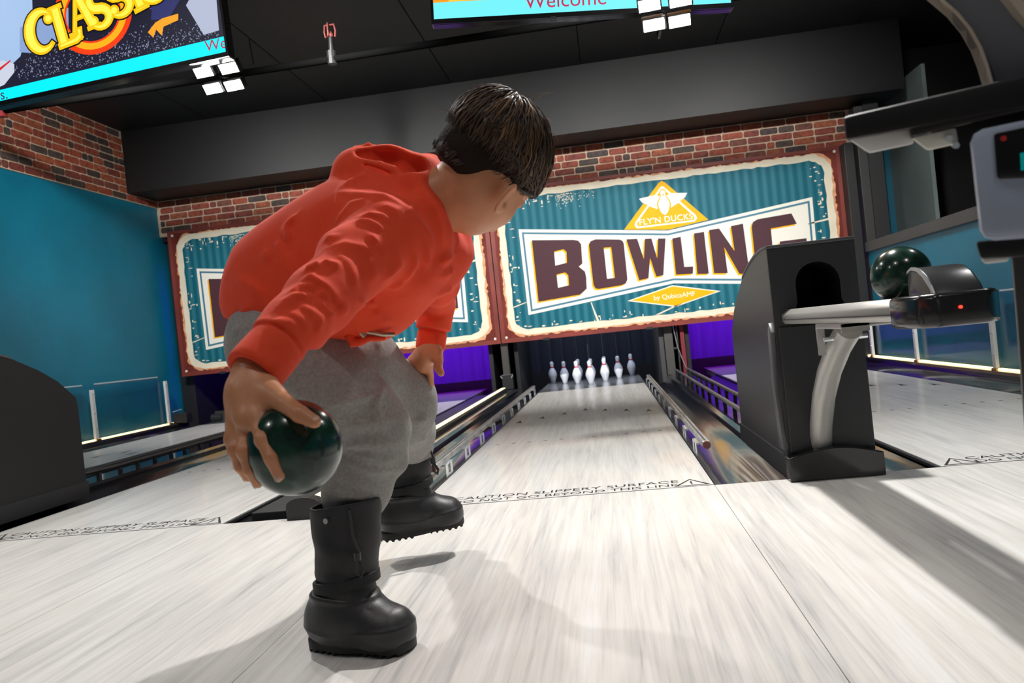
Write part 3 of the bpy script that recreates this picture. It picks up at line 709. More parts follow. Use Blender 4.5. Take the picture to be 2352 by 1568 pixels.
# ------------------------------------------------------------------ clear guards along the side walls
acrylic = mat('clear acrylic', (.86, .92, .95), .06, trans=1.0, ior=1.2, alpha=.55)
white_metal = mat('white painted bracket', (.72, .72, .72), .4)
brass = mat('brass screw', (.60, .40, .12), .35, metal=1)
def make_guard(x, inward, y0, y1, label):
    t = thing('wall_guard', label, 'guard panel', (x, (y0+y1)/2, 0), 'clear guard panels along the side walls')
    h = (y1-y0)/2-.03; n = 6; r = .06
    out = [(-h, .06), (h, .06)]+[(h-r+r*math.cos(a), .555-r+r*math.sin(a)) for a in [k*math.pi/2/n for k in range(n+1)]]+[(-h+r+r*math.cos(a), .555-r+r*math.sin(a)) for a in [math.pi/2+k*math.pi/2/n for k in range(n+1)]]
    MB().prism(out, 'x', -.004, .004).build('panel', acrylic, t)
    e = [(-h+r, .545), (h-r, .545), (h-r, .556), (-h+r, .556)]
    MB().prism(e, 'x', -.006, .006).build('panel_edge', mat('frosted edge', (.55, .65, .68), .4), t)
    return t
def make_guard_post(x, y, inward, label):
    t = thing('guard_post', label, 'bracket', (x+inward*.02, y, .02), 'white brackets of the guard panels')
    MB().box(-.012, .012, -.022, .022, .025, .48).bevel(.003).build('upright', white_metal, t)
    MB().box(-.02, .03*1, -.035, .03, .0, .027).bevel(.004).build('foot', brass, t)
    for z in (.12, .26, .44): MB().tube([(inward*.012, -.008, z), (inward*.018, -.008, z)], .006, 8).build('screw', chrome, t)
for k, (y0, y1) in enumerate(((5.15, 6.0), (4.07, 5.15), (2.75, 4.07), (1.45, 2.75))):
    if k: make_guard(2.745, -1, y0, y1, ['', 'clear guard panel on the right wall nearest the back', 'clear guard panel behind the ball on the right rack', 'clear guard panel at the right edge of the view'][k])
for y, lab in ((5.16, 'nearest the back corner'), (4.07, 'below the ball rack'), (2.75, 'at the right edge of the view')):
    make_guard_post(2.735, y, -1, 'white bracket on the right wall '+lab)
for y0, y1, lab in ((3.95, 5.16, 'clear guard panel on the left wall between two white brackets'), (2.75, 3.95, 'clear guard panel on the left wall behind the black ball return')):
    make_guard(-4.555, 1, y0, y1, lab)
for y, lab in ((5.16, 'nearest the back corner'), (3.95, 'beside the black ball return')):
    make_guard_post(-4.545, y, 1, 'white bracket on the left wall '+lab)
t = thing('corner_bracket', 'black bracket block in the back left corner under the sign', 'bracket', (-4.40, 5.25, .03))
MB().box(-.10, .06, -.06, .06, 0, .11).bevel(.008).build('block', dark_plastic, t)
MB().tube([(-.09, -.06, .13), (.02, -.07, .15)], .006, 6).build('rod', chrome, t)
t = thing('corner_bracket', 'round black roller on the floor under the left sign', 'bracket', (-4.02, 5.25, .05))
MB().tube([(-.06, 0, 0), (.06, 0, 0)], .045, 14).build('roller', dark_plastic, t, smooth=30)
MB().box(-.02, .14, -.02, .02, -.05, .07).build('arm', charcoal, t)

# ------------------------------------------------------------------ pins
pin_white = mat('pin plastic', (.80, .83, .90), .22, coat=.3)
pin_red = mat('pin red band', (.62, .015, .03), .35)
PIN = [(0, 0), (.020, 0), (.024, .004), (.034, .040), (.046, .075), (.0500, .092), (.0490, .110), (.042, .136), (.031, .158), (.0225, .172), (.0195, .183), (.0190, .192), (.0205, .205), (.0225, .220), (.0215, .236), (.016, .246), (.008, .250), (0, .251)]
def prof_r(z):
    for (r0, z0), (r1, z1) in zip(PIN, PIN[1:]):
        if z0 <= z <= z1 and z1 > z0: return r0+(r1-r0)*(z-z0)/(z1-z0)
    return 0
proto = None
PINLAB = {1: 'white bowling pin with a red band, head pin nearest the camera', 2: 'white bowling pin just left of the head pin, in the second row', 3: 'white bowling pin just right of the head pin, in the second row',
 4: 'white bowling pin in the third row, second from the left', 5: 'white bowling pin partly hidden right behind the head pin', 6: 'white bowling pin in the third row, second from the right',
 7: 'white bowling pin at the far left of the rack', 8: 'white bowling pin partly hidden behind the second-row left pin', 9: 'white bowling pin almost hidden behind the second-row right pin', 10: 'white bowling pin at the far right of the rack'}
POS = {1: (0, 0), 2: (-.5, 1), 3: (.5, 1), 4: (-1, 2), 5: (0, 2), 6: (1, 2), 7: (-1.5, 3), 8: (-.5, 3), 9: (.5, 3), 10: (1.5, 3)}
for k in range(1, 11):
    a, b = POS[k]; loc = (a*.3048-.010, 5.62+b*.264, -.001)
    if proto is None:
        proto = thing('bowling_pin', '', 'bowling pin', loc, 'ten string pins on the pin deck')
        MB().lathe(PIN, n=28).build('body', pin_white, proto, smooth='all')
        zs = [.176, .180, .186, .190]
        MB().lathe([(prof_r(z)+.0006, z) for z in zs], n=28).build('red_band', pin_red, proto, smooth='all')
        MB().tube([(0, 0, .250), (0, 0, 2.04)], .0016, 5).build('string', mat('pin string', (.10, .10, .11), .6), proto)
        o = proto
    else:
        o = copy_tree(proto); o.location = loc
    o['label'] = PINLAB[k]

# ------------------------------------------------------------------ bowling balls
def ball_material():
    m = mat('marbled green ball', (.006, .05, .03), .20, coat=.22, coat_rough=.03); nt = m.node_tree; b = nt.nodes['Principled BSDF']
    tc = nt.nodes.new('ShaderNodeTexCoord'); n = nt.nodes.new('ShaderNodeTexNoise'); n.inputs['Scale'].default_value = 16; n.inputs['Detail'].default_value = 6; n.inputs['Distortion'].default_value = 2.0
    nt.links.new(tc.outputs['Object'], n.inputs['Vector'])
    c = ramp(nt, n.outputs['Fac'], [(.32, (.004, .014, .010)), (.5, (.008, .030, .020)), (.66, (.012, .052, .034)), (.8, (.05, .085, .06))])
    nt.links.new(c, b.inputs['Base Color']); return m
ball_mat = ball_material()
def make_ball(loc, label):
    bm = bmesh.new(); bmesh.ops.create_uvsphere(bm, u_segments=64, v_segments=40, radius=.065)
    me = bpy.data.meshes.new('bowling_ball'); bm.to_mesh(me); bm.free()
    o = link_mesh('bowling_ball', me, ball_mat, None, 'all'); o.location = loc
    return tag(o, label, 'bowling ball', 'small green bowling balls')
BALL_HAND = (-0.2199, -1.7265, 0.4573)
make_ball(BALL_HAND, 'small dark green bowling ball held in the child\'s right hand')
make_ball((.890, -.870, .6245), 'small dark green bowling ball resting on the ball return rack')

# ------------------------------------------------------------------ ball returns
hood_grey = mat('hood dark grey', (.034, .034, .037), .36, bump=(500, .04, S1))
hood_front = mat('hood front panel', (.026, .026, .028), .45, bump=(500, .04, S1))
rack_alu = mat('satin aluminium', (.42, .41, .385), .36, metal=.55, vary=(6, .06, (1, .1, 1)))
rack_black = mat('rack moulded black', (.014, .014, .015), .20, coat=.3)
def hood_profile():
    top = [(0, .785), (.10, .787), (.22, .778), (.36, .755), (.52, .715), (.68, .655), (.80, .595), (.92, .505)]
    return [(0, .075)]+top+[(.93, .45), (.93, .075)]
def make_hood(t, x0, x1):
    """hood with an arched ball opening in its front (towards -y)"""
    cx = (x0+x1)/2+.012; hw = .072; zb, zs = .555, .655
    prof = hood_profile()
    b = MB(); n = len(prof)
    for x, rev in ((x0, 1), (x1, 0)):
        vs = [b.bm.verts.new((x, y, z)) for y, z in prof]; b.bm.faces.new(vs[::-1] if rev else vs)
    for i in range(1, n):          # all sides except the front
        (ya, za), (yb, zb2) = prof[i], prof[(i+1) % n]
        b.poly_faces([(x0, ya, za), (x1, ya, za), (x1, yb, zb2), (x0, yb, zb2)], [(0, 1, 2, 3)])
    bmesh.ops.remove_doubles(b.bm, verts=b.bm.verts, dist=1e-5)
    arch = [(cx-hw-.016, zb), (cx+hw+.016, zb), (cx+hw, zb+.035), (cx+hw, zs)]+[(cx+hw*math.cos(a), zs+hw*.95*math.sin(a)) for a in [k*math.pi/10 for k in range(1, 10)]]+[(cx-hw, zs), (cx-hw, zb+.035)]
    b.build('hood', hood_grey, t, smooth=30)
    MB().prism(slit([(x0, .075), (x1, .075), (x1, .785), (x0, .785)], arch), 'y', -.006, .004).build('front_panel', hood_front, t)
    tp = [(-.012, .785), (.10, .787), (.22, .778), (.36, .755), (.52, .715)]
    MB().prism([(y, z+.009) for y, z in tp]+[(y, z-.002) for y, z in tp[::-1]], 'x', x0-.003, x1+.003).bevel(.003).build('top_cap', mat('hood cap lit grey', (.075, .075, .08), .35), t, smooth=30)  # lighter grey puts the light on the hood top into the colour
    r = MB(); k = len(arch)
    r.poly_faces([(x, .0, z) for x, z in arch]+[(x, .34, z) for x, z in arch], [(i, (i+1) % k, (i+1) % k+k, i+k) for i in range(k)]+[tuple(range(k, 2*k))])
    r.build('ball_opening', mat('opening black', (.006, .006, .006), .6), t, smooth=30)
def make_base(t, x0, x1):
    f = [(x0-.010, 0), (x1+.010, 0), (x1+.010, .078)]+[(x0-.010+(x1-x0+.02)*(1-s), .078+.028*math.sin(math.pi*s)) for s in [k/10 for k in range(1, 10)]]+[(x0-.010, .078)]
    MB().prism(f, 'y', -.060, -.005).bevel(.004).build('plinth_front', rack_black, t)
    MB().box(x0-.006, x1+.006, -.005, .94, 0, .078).build('plinth', hood_front, t)
t = thing('ball_return', 'dark grey ball return with a ball rack, right of the middle lane', 'ball return', (.92, 0, 0), 'ball return machines')
x0, x1 = -.142, .142
make_hood(t, x0, x1); make_base(t, x0, x1)
MB().prism([(-.012, .10), (.055, .10), (.075, .30), (.060, .49), (.030, .535), (.0, .50), (.03, .30)], 'x', x0-.014, x0+.004).bevel(.004).build('side_trim', mat('trim mid grey', (.085, .085, .09), .4), t, smooth=30)
MB().prism([(x0+.01, .09), (x1-.004, .09), (x1-.004, .515), (x0+.01, .515)], 'y', -.014, -.005).bevel(.003).build('lower_panel', hood_front, t)
def rail_section(xc, w): 
    return [(xc-w/2, .535), (xc-w/2+.008, .524), (xc+w/2-.006, .524), (xc+w/2, .535), (xc+w/2, .558), (xc+w/2-.010, .573), (xc-w/2+.022, .573), (xc-w/2, .556)]
for s, nm in ((-1, 'rail'), (1, 'rail')):
    xc = -.036+s*.054
    sec = rail_section(xc, .052) if s < 0 else [(2*xc-a, b) for a, b in rail_section(xc, .052)]
    MB().prism(sec, 'y', -1.045, .06).bevel(.003).build('rack_rail', rack_alu, t, smooth=35)
    xa = xc+s*.0265
    MB().box(*sorted((xa, xa+s*.002)), -1.04, .04, .538, .541).build('rail_groove', charcoal, t)
MB().box(-.062, -.010, -1.0, .05, .524, .532).build('rack_tray', charcoal, t)
# black moulded end with a domed stop
U = [(-.121, -1.035), (-.121, -1.12), (-.110, -1.165), (-.085, -1.19), (.012, -1.19), (.036, -1.165), (.048, -1.12), (.048, -1.035), (-.008, -1.035), (-.008, -1.06), (-.064, -1.06), (-.064, -1.035)]
MB().prism(U, 'z', .510, .575).bevel(.011, 3).build('rack_end', rack_black, t, smooth=40)
P_out = [(-.985, .560), (-.988, .610), (-.998, .626), (-1.02, .632), (-1.05, .628), (-1.08, .613), (-1.11, .588), (-1.135, .552), (-1.0, .545)]
MB().prism(P_out, 'x', -.062, .034).bevel(.008, 3, 40).build('ball_stop', mat('stop dark grey', (.030, .030, .033), .28, coat=.2), t, smooth=40)
MB().prism([(y-.003, z+.002) for y, z in P_out[2:8]]+[(y+.002, z-.004) for y, z in P_out[7:1:-1]], 'x', -.064, -.060).build('stop_edge', mat('bright stop edge', (.5, .5, .52), .25, metal=.6), t)
MB().tube([(-.045, -1.194, .545), (-.045, -1.188, .545)], .003, 8).build('sensor_light', mat('red sensor', (.3, 0, 0), .4, emit=(1, .02, .01), emit_s=6), t)
pts = [(-.03, .0+.005, .10), (-.03, -.030, .18), (-.03, -.10, .28), (-.03, -.20, .37), (-.03, -.33, .45), (-.03, -.45, .505)]
MB().tube(pts, .036, 18).build('support_arm', rack_alu, t, smooth=40)
MB().box(-.105, .030, -.62, -.38, .508, .524).bevel(.004).build('mount_plate', rack_alu, t)
MB().prism([(-.38, .512), (-.36, .512), (-.365, .43), (-.375, .43)], 'x', -.100, -.080).build('mount_lug', rack_alu, t)
MB().tube([(-.09, -.40, .475), (.03, -.40, .475)], .007, 8).build('clamp_bolt', chrome, t, smooth=True)
MB().prism([(-.62, .526), (-.62, .498), (-.612, .498), (-.612, .518), (-.50, .518), (-.50, .526)], 'x', -.10, -.03).build('bracket_hook', rack_alu, t)

t = thing('ball_return', 'black curved ball return hood at the left edge, in front of the teal wall', 'ball return', (-2.62, 0, 0), 'ball return machines')
make_hood(t, -.15, .15); make_base(t, -.15, .15)
for ch in t.children:
    if ch.name.startswith('hood'): ch.data.materials[0] = mat('hood black', (.012, .012, .013), .45)

# ------------------------------------------------------------------ scoring console close to the camera on the right
slab_black = mat('console top black', (.008, .0065, .0065), .5)
slab_pale = mat('console underside grey', (.80, .79, .76), .5)
console_grey = mat('console blue grey', (.40, .45, .56), .35)
console_arch = mat('console arch grey', (.17, .17, .19), .45)
edge_cream = mat('console edge beige', (.52, .44, .34), .5)
t = thing('scoring_console', 'blurred grey console with a curved hood and a dark shelf at the right edge', 'console', (0.6641, -1.8333, 0.1698))
def part(name, m, mb, bev=0):
    if bev: mb.bevel(bev, 2)
    return keep(mb.build(name, m, None, smooth=30), t)
part('shelf', slab_black, MB().hexa([(0.4908, -1.8717, 0.7730), (0.7077, -1.8854, 0.7919), (0.7040, -1.8860, 0.7557), (0.4905, -1.8719, 0.7477)], [(0.5557, -1.6823, 0.8079), (0.7893, -1.6939, 0.8273), (0.7860, -1.6945, 0.7949), (0.5556, -1.6824, 0.7795)]), .004)
part('shelf_underside', slab_pale, MB().hexa([(0.4982, -1.8508, 0.7546), (0.5632, -1.8529, 0.7576), (0.5668, -1.8525, 0.7383), (0.5209, -1.8481, 0.7349)], [(0.5469, -1.7036, 0.7824), (0.6223, -1.6944, 0.7889), (0.6258, -1.6940, 0.7696), (0.5715, -1.7007, 0.7631)]), .003)
part('mount_block', mat('mount block pale', (.80, .77, .66), .45), MB().hexa([(0.5597, -1.8635, 0.7432), (0.6040, -1.8681, 0.7472), (0.6049, -1.8681, 0.7296), (0.5757, -1.8616, 0.7275)], [(0.5977, -1.7681, 0.7601), (0.6426, -1.7726, 0.7642), (0.6440, -1.7725, 0.7487), (0.6143, -1.7661, 0.7469)]), .003)
for u in (0, 1): part('mount_screw', chrome, MB().tube([(0.5932, -1.8745, 0.7351), (0.6028, -1.8481, 0.7411)] if u else [(0.5997, -1.8738, 0.7271), (0.6095, -1.8473, 0.7328)], .0035, 8))
part('shelf_rib', mat('rib brown black', (.03, .022, .022), .45), MB().hexa([(0.5581, -1.8686, 0.7552), (0.7052, -1.8858, 0.7676), (0.7040, -1.8860, 0.7557), (0.5587, -1.8686, 0.7431)], [(0.5845, -1.7998, 0.7692), (0.7370, -1.8214, 0.7826), (0.7357, -1.8217, 0.7698), (0.5852, -1.7998, 0.7561)]), .002)
part('control_box', console_grey, MB().hexa([(0.6019, -1.8986, 0.7353), (0.7342, -1.8824, 0.7490), (0.7295, -1.8836, 0.6176), (0.6025, -1.8991, 0.6220)], [(0.6742, -1.7486, 0.7586), (0.8029, -1.7328, 0.7712), (0.7992, -1.7339, 0.6354), (0.6755, -1.7491, 0.6354)]), .012)
part('display_window', mat('console window black', (.008, .008, .009), .2), MB().hexa([(0.6255, -1.8988, 0.7303), (0.7226, -1.8869, 0.7396), (0.7184, -1.8877, 0.6779), (0.6242, -1.8992, 0.6834)], [(0.6322, -1.8849, 0.7328), (0.7308, -1.8728, 0.7423), (0.7265, -1.8736, 0.6795), (0.6308, -1.8853, 0.6851)]), .003)
part('red_indicator', mat('console red light', (.3, .01, .01), .4, emit=(.6, .04, .02), emit_s=.06), MB().tube([(0.6342, -1.8993, 0.7237), (0.6361, -1.8955, 0.7243)], .003, 8))
part('teal_indicator', mat('console teal light', (.0, .2, .2), .4, emit=(.0, .45, .42), emit_s=.25), MB().hexa([(0.6492, -1.8975, 0.7070), (0.6577, -1.8965, 0.7079), (0.6559, -1.8968, 0.6904), (0.6483, -1.8977, 0.6894)], [(0.6511, -1.8938, 0.7076), (0.6596, -1.8927, 0.7085), (0.6578, -1.8930, 0.6909), (0.6502, -1.8940, 0.6899)]))
part('lower_rim', slab_black, MB().hexa([(0.6068, -1.8784, 0.6247), (0.7424, -1.8619, 0.6195), (0.7403, -1.8622, 0.5996), (0.6103, -1.8781, 0.6051)], [(0.6662, -1.7502, 0.6306), (0.7981, -1.7341, 0.6251), (0.7962, -1.7344, 0.6064), (0.6700, -1.7498, 0.6124)]), .004)
part('pale_foot', slab_pale, MB().hexa([(0.6200, -1.8567, 0.6077), (0.6506, -1.8530, 0.6073), (0.6490, -1.8532, 0.6009), (0.6239, -1.8563, 0.6008)], [(0.6487, -1.7928, 0.6101), (0.6815, -1.7888, 0.6096), (0.6798, -1.7890, 0.6028), (0.6529, -1.7923, 0.6026)]), .002)
part('post', mat('console post grey', (.09, .088, .088), .4), MB().hexa([(0.6734, -1.8099, 0.6115), (0.7307, -1.8029, 0.6104), (0.7319, -1.8054, 0.0563), (0.6596, -1.8142, 0.0639)], [(0.7251, -1.7028, 0.6157), (0.7782, -1.6963, 0.6155), (0.7817, -1.6580, 0.1021), (0.7315, -1.6642, 0.1074)]), .006)
ARC = [(0.5830, -1.8396, 0.9258), (0.6100, -1.8364, 0.8980), (0.6280, -1.8343, 0.8789), (0.6412, -1.8328, 0.8593), (0.6505, -1.8317, 0.8382), (0.6559, -1.8312, 0.8175), (0.6595, -1.8308, 0.7970)]
ARC2 = [(0.6871, -1.8471, 0.9058), (0.6915, -1.8467, 0.8810), (0.7012, -1.8456, 0.8631), (0.7132, -1.8442, 0.8440), (0.7204, -1.8434, 0.8236), (0.7276, -1.8426, 0.8032), (0.7330, -1.8420, 0.7886)]
def arch_band(inner, outer, depth):
    mb = MB(); n = len(inner); dv = Vector((-.121, .993, 0))*depth
    vs = [Vector(p) for p in inner]+[Vector(p) for p in outer]+[Vector(p)+dv for p in inner]+[Vector(p)+dv for p in outer]
    fs = []
    for i in range(n-1):
        fs += [(i, i+1, n+i+1, n+i), (2*n+i, 3*n+i, 3*n+i+1, 2*n+i+1), (i, 2*n+i, 2*n+i+1, i+1), (n+i, n+i+1, 3*n+i+1, 3*n+i)]
    fs += [(0, n, 3*n, 2*n), (n-1, 3*n-1, 4*n-1, 2*n-1)]
    mb.poly_faces(vs, fs); return mb
part('curved_hood', console_arch, arch_band(ARC, ARC2, .012))
EDGE = [(0.5865, -1.8442, 0.9232), (0.6134, -1.8410, 0.8956), (0.6313, -1.8389, 0.8765), (0.6439, -1.8375, 0.8571), (0.6526, -1.8365, 0.8362), (0.6576, -1.8360, 0.8156), (0.6608, -1.8357, 0.7962)]
part('hood_edge', edge_cream, arch_band([tuple(Vector(a)-Vector((-.121, .993, 0))*.003) for a in ARC], EDGE, .016))
part('hood_trim', edge_cream, arch_band([(0.6660, -1.8547, 0.9057), (0.6736, -1.8539, 0.8807), (0.6847, -1.8526, 0.8628), (0.6988, -1.8510, 0.8436), (0.7083, -1.8499, 0.8231)], [(0.6843, -1.8525, 0.9038), (0.6887, -1.8521, 0.8791), (0.6984, -1.8510, 0.8614), (0.7103, -1.8496, 0.8424), (0.7174, -1.8488, 0.8221)], .02))

# ------------------------------------------------------------------ the child: organic surfaces from smooth-blended distance fields
def _v(p): return np.array(p, np.float32)
def capsule(Q, a, b, ra, rb):
    a, b = _v(a), _v(b); d = b-a; L = float(d @ d)+1e-12
    s = np.clip(((Q-a) @ d)/L, 0, 1)[..., None]
    return np.linalg.norm(Q-(a+s*d), axis=-1)-(ra+(rb-ra)*s[..., 0])
def ellipsoid(Q, c, axes, radii):
    q = (Q-_v(c)) @ np.array(axes, np.float32).T; r = _v(radii)
    k0 = np.linalg.norm(q/r, axis=-1); k1 = np.linalg.norm(q/(r*r), axis=-1)+1e-9
    return k0*(k0-1)/k1
def blend(a, b, k):
    h = np.maximum(k-np.abs(a-b), 0)/k
    return np.minimum(a, b)-h*h*k*.25
def carve(a, b, k): return -blend(-a, b, k)
def chain(Q, pts, rs, k):
    d = None
    for i in range(len(pts)-1):
        if len(pts) > 2 and not close_seg(Q, pts[i:i+2], max(rs)):
            c = np.full(len(Q), .055, np.float32); d = c if d is None else np.minimum(d, c); continue
        c = capsule(Q, pts[i], pts[i+1], rs[i], rs[i+1]); d = c if d is None else blend(d, c, k)
    return d
def close(Q, c, R, pad=.055):
    """does the sampled batch come near the ball (c, R)?"""
    lo_, hi_ = Q.min(0), Q.max(0); c = np.array(c)
    return float(np.linalg.norm(np.maximum(np.maximum(lo_-c, c-hi_), 0))) < R+pad
def close_seg(Q, pts, r, pad=.055):
    lo_, hi_ = Q.min(0), Q.max(0); p = np.array(pts)
    return bool((p.min(0)-r-pad < hi_).all() and (p.max(0)+r+pad > lo_).all())
def surface(fn, lo, hi, h, relax=1):
    """surface-nets mesh of fn = 0; only blocks near the surface are sampled"""
    lo = np.array(lo, float); n = np.ceil((np.array(hi)-lo)/h).astype(int)+1
    B = 12; nb = -(-n // B); n = nb*B+1
    F = np.ones(n, np.float32)
    ci = np.stack(np.meshgrid(*[np.arange(k) for k in nb], indexing='ij'), -1).reshape(-1, 3)
    cen = (lo+(ci*B+B/2)*h).astype(np.float32)
    dc = fn(cen); rad = B*h*.5*math.sqrt(3)*1.35+.012
    off = np.stack(np.meshgrid(*[np.arange(B+1)]*3, indexing='ij'), -1).reshape(-1, 3)
    for (i, j, k) in ci[dc < -rad]: F[i*B:i*B+B+1, j*B:j*B+B+1, k*B:k*B+B+1] = -1
    act = ci[np.abs(dc) <= rad]
    act = act[np.lexsort((act[:, 2]//2, act[:, 1]//2, act[:, 0]//2))]
    for s in range(0, len(act), 8):
        blk = act[s:s+8]
        idx = (blk[:, None, :]*B+off[None]).reshape(-1, 3)
        val = fn((lo+idx*h).astype(np.float32))
        F[idx[:, 0], idx[:, 1], idx[:, 2]] = val
    S = F < 0
    c = np.zeros(n-1, np.uint8)
    for a in (0, 1):
        for b in (0, 1):
            for d in (0, 1): c += S[a:n[0]-1+a, b:n[1]-1+b, d:n[2]-1+d]
    cells = np.argwhere((c > 0) & (c < 8))
    cid = -np.ones(n-1, np.int32); cid[tuple(cells.T)] = np.arange(len(cells))
    acc = np.zeros((len(cells), 3)); cnt = np.zeros(len(cells))
    corners = [(a, b, d) for a in (0, 1) for b in (0, 1) for d in (0, 1)]
    for p in corners:
        for ax in range(3):
            if p[ax]: continue
            q = list(p); q[ax] = 1
            A = F[tuple((cells+p).T)]; Bv = F[tuple((cells+q).T)]
            m = (A < 0) != (Bv < 0)
            t = np.where(m, A/(A-Bv+1e-20), 0)
            pos = np.array(p, float)[None].repeat(len(cells), 0); pos[:, ax] += t
            acc[m] += pos[m]; cnt[m] += 1
    V = lo+(cells+acc/cnt[:, None])*h
    faces = []
    for ax in range(3):
        u, w = (ax+1) % 3, (ax+2) % 3
        sl = [slice(1, n[i]-1) for i in range(3)]; sl[ax] = slice(0, n[ax]-1)
        s2 = list(sl); s2[ax] = slice(1, n[ax])
        A, Bv = S[tuple(sl)], S[tuple(s2)]
        e = np.argwhere(A != Bv); base = e+1; base[:, ax] = e[:, ax]
        quad = []
        for du, dw in ((0, 0), (1, 0), (1, 1), (0, 1)):
            cc = base.copy(); cc[:, u] -= du; cc[:, w] -= dw; quad.append(cid[tuple(cc.T)])
        qd = np.stack(quad, -1); flip = ~A[tuple(e.T)]
        qd[flip] = qd[flip][:, ::-1]; faces.append(qd)
    Fc = np.concatenate(faces)
    Fc = Fc[(Fc >= 0).all(1)]
    for _ in range(relax):                    # light smoothing
        s = np.zeros_like(V); k = np.zeros(len(V))
        for a in range(4):
            np.add.at(s, Fc[:, a], V[Fc[:, (a+1) % 4]]); np.add.at(k, Fc[:, a], 1)
            np.add.at(s, Fc[:, a], V[Fc[:, (a+3) % 4]]); np.add.at(k, Fc[:, a], 1)
        V = V*.5+.5*s/np.maximum(k, 1)[:, None]
    return V, Fc
def to_object(name, VF, material, parent=None):
    V, Fc = VF
    me = bpy.data.meshes.new(name)
    me.vertices.add(len(V)); me.vertices.foreach_set('co', V.astype(np.float32).ravel())
    me.loops.add(4*len(Fc)); me.loops.foreach_set('vertex_index', Fc.astype(np.int32).ravel())
    me.polygons.add(len(Fc)); me.polygons.foreach_set('loop_start', np.arange(0, 4*len(Fc), 4, dtype=np.int32))
    me.update(calc_edges=True); me.validate()
    return link_mesh(name, me, material, parent, 'all')

# head frame
# facing direction, crown direction and right-ear direction of the bowed, tilted head (world axes)
H_F = np.array((0.4032, 0.5920, -0.6979)); H_U = np.array((0.7994, 0.1359, 0.5852)); H_U = H_U-H_F*(H_U @ H_F); H_U /= np.linalg.norm(H_U); H_E = np.cross(H_F, H_U)
K = np.array((0.0439, -1.3112, 0.9088))
def hp(f, u, e): return tuple(K+H_F*f+H_U*u+H_E*e)

# right hand (holding the ball): finger joints from knuckle to tip
R_WRIST = (-0.2822, -1.6902, 0.5685)
R_HAND = [((-0.2551, -1.7548, 0.4950), (-0.2387, -1.7791, 0.4766), (-0.2249, -1.7916, 0.4536), (-0.2193, -1.7850, 0.4294)),
          ((-0.2798, -1.7437, 0.4870), (-0.2721, -1.7651, 0.4631), (-0.2682, -1.7627, 0.4374), (-0.2676, -1.7466, 0.4167)),
          ((-0.2997, -1.7260, 0.4877), (-0.2964, -1.7419, 0.4633), (-0.2942, -1.7377, 0.4398), (-0.2918, -1.7234, 0.4226)),
          ((-0.3131, -1.7095, 0.4990), (-0.3135, -1.7177, 0.4757), (-0.3119, -1.7176, 0.4560), (-0.3093, -1.7093, 0.4410))]
R_THUMB = ((-0.2496, -1.7267, 0.5372), (-0.2144, -1.7577, 0.5207), (-0.1842, -1.7823, 0.5061), (-0.1634, -1.7879, 0.4947))
L_WRIST = (-0.1894, -0.9686, 0.5799)
L_HAND = [((-0.2011, -0.9602, 0.5280), (-0.2036, -0.9455, 0.5069), (-0.2068, -0.9359, 0.4880), (-0.2129, -0.9266, 0.4703)),
          ((-0.2177, -0.9471, 0.5290), (-0.2231, -0.9277, 0.5015), (-0.2300, -0.9136, 0.4782), (-0.2392, -0.9047, 0.4626)),
          ((-0.2360, -0.9342, 0.5343), (-0.2425, -0.9150, 0.5089), (-0.2497, -0.9009, 0.4844), (-0.2577, -0.8969, 0.4690)),
          ((-0.2520, -0.9260, 0.5438), (-0.2608, -0.9121, 0.5252), (-0.2669, -0.9028, 0.5105), (-0.2715, -0.8984, 0.4980))]
L_THUMB = ((-0.1710, -0.9866, 0.5604), (-0.1694, -0.9945, 0.5405), (-0.1709, -0.9998, 0.5249), (-0.1643, -1.0041, 0.5116))
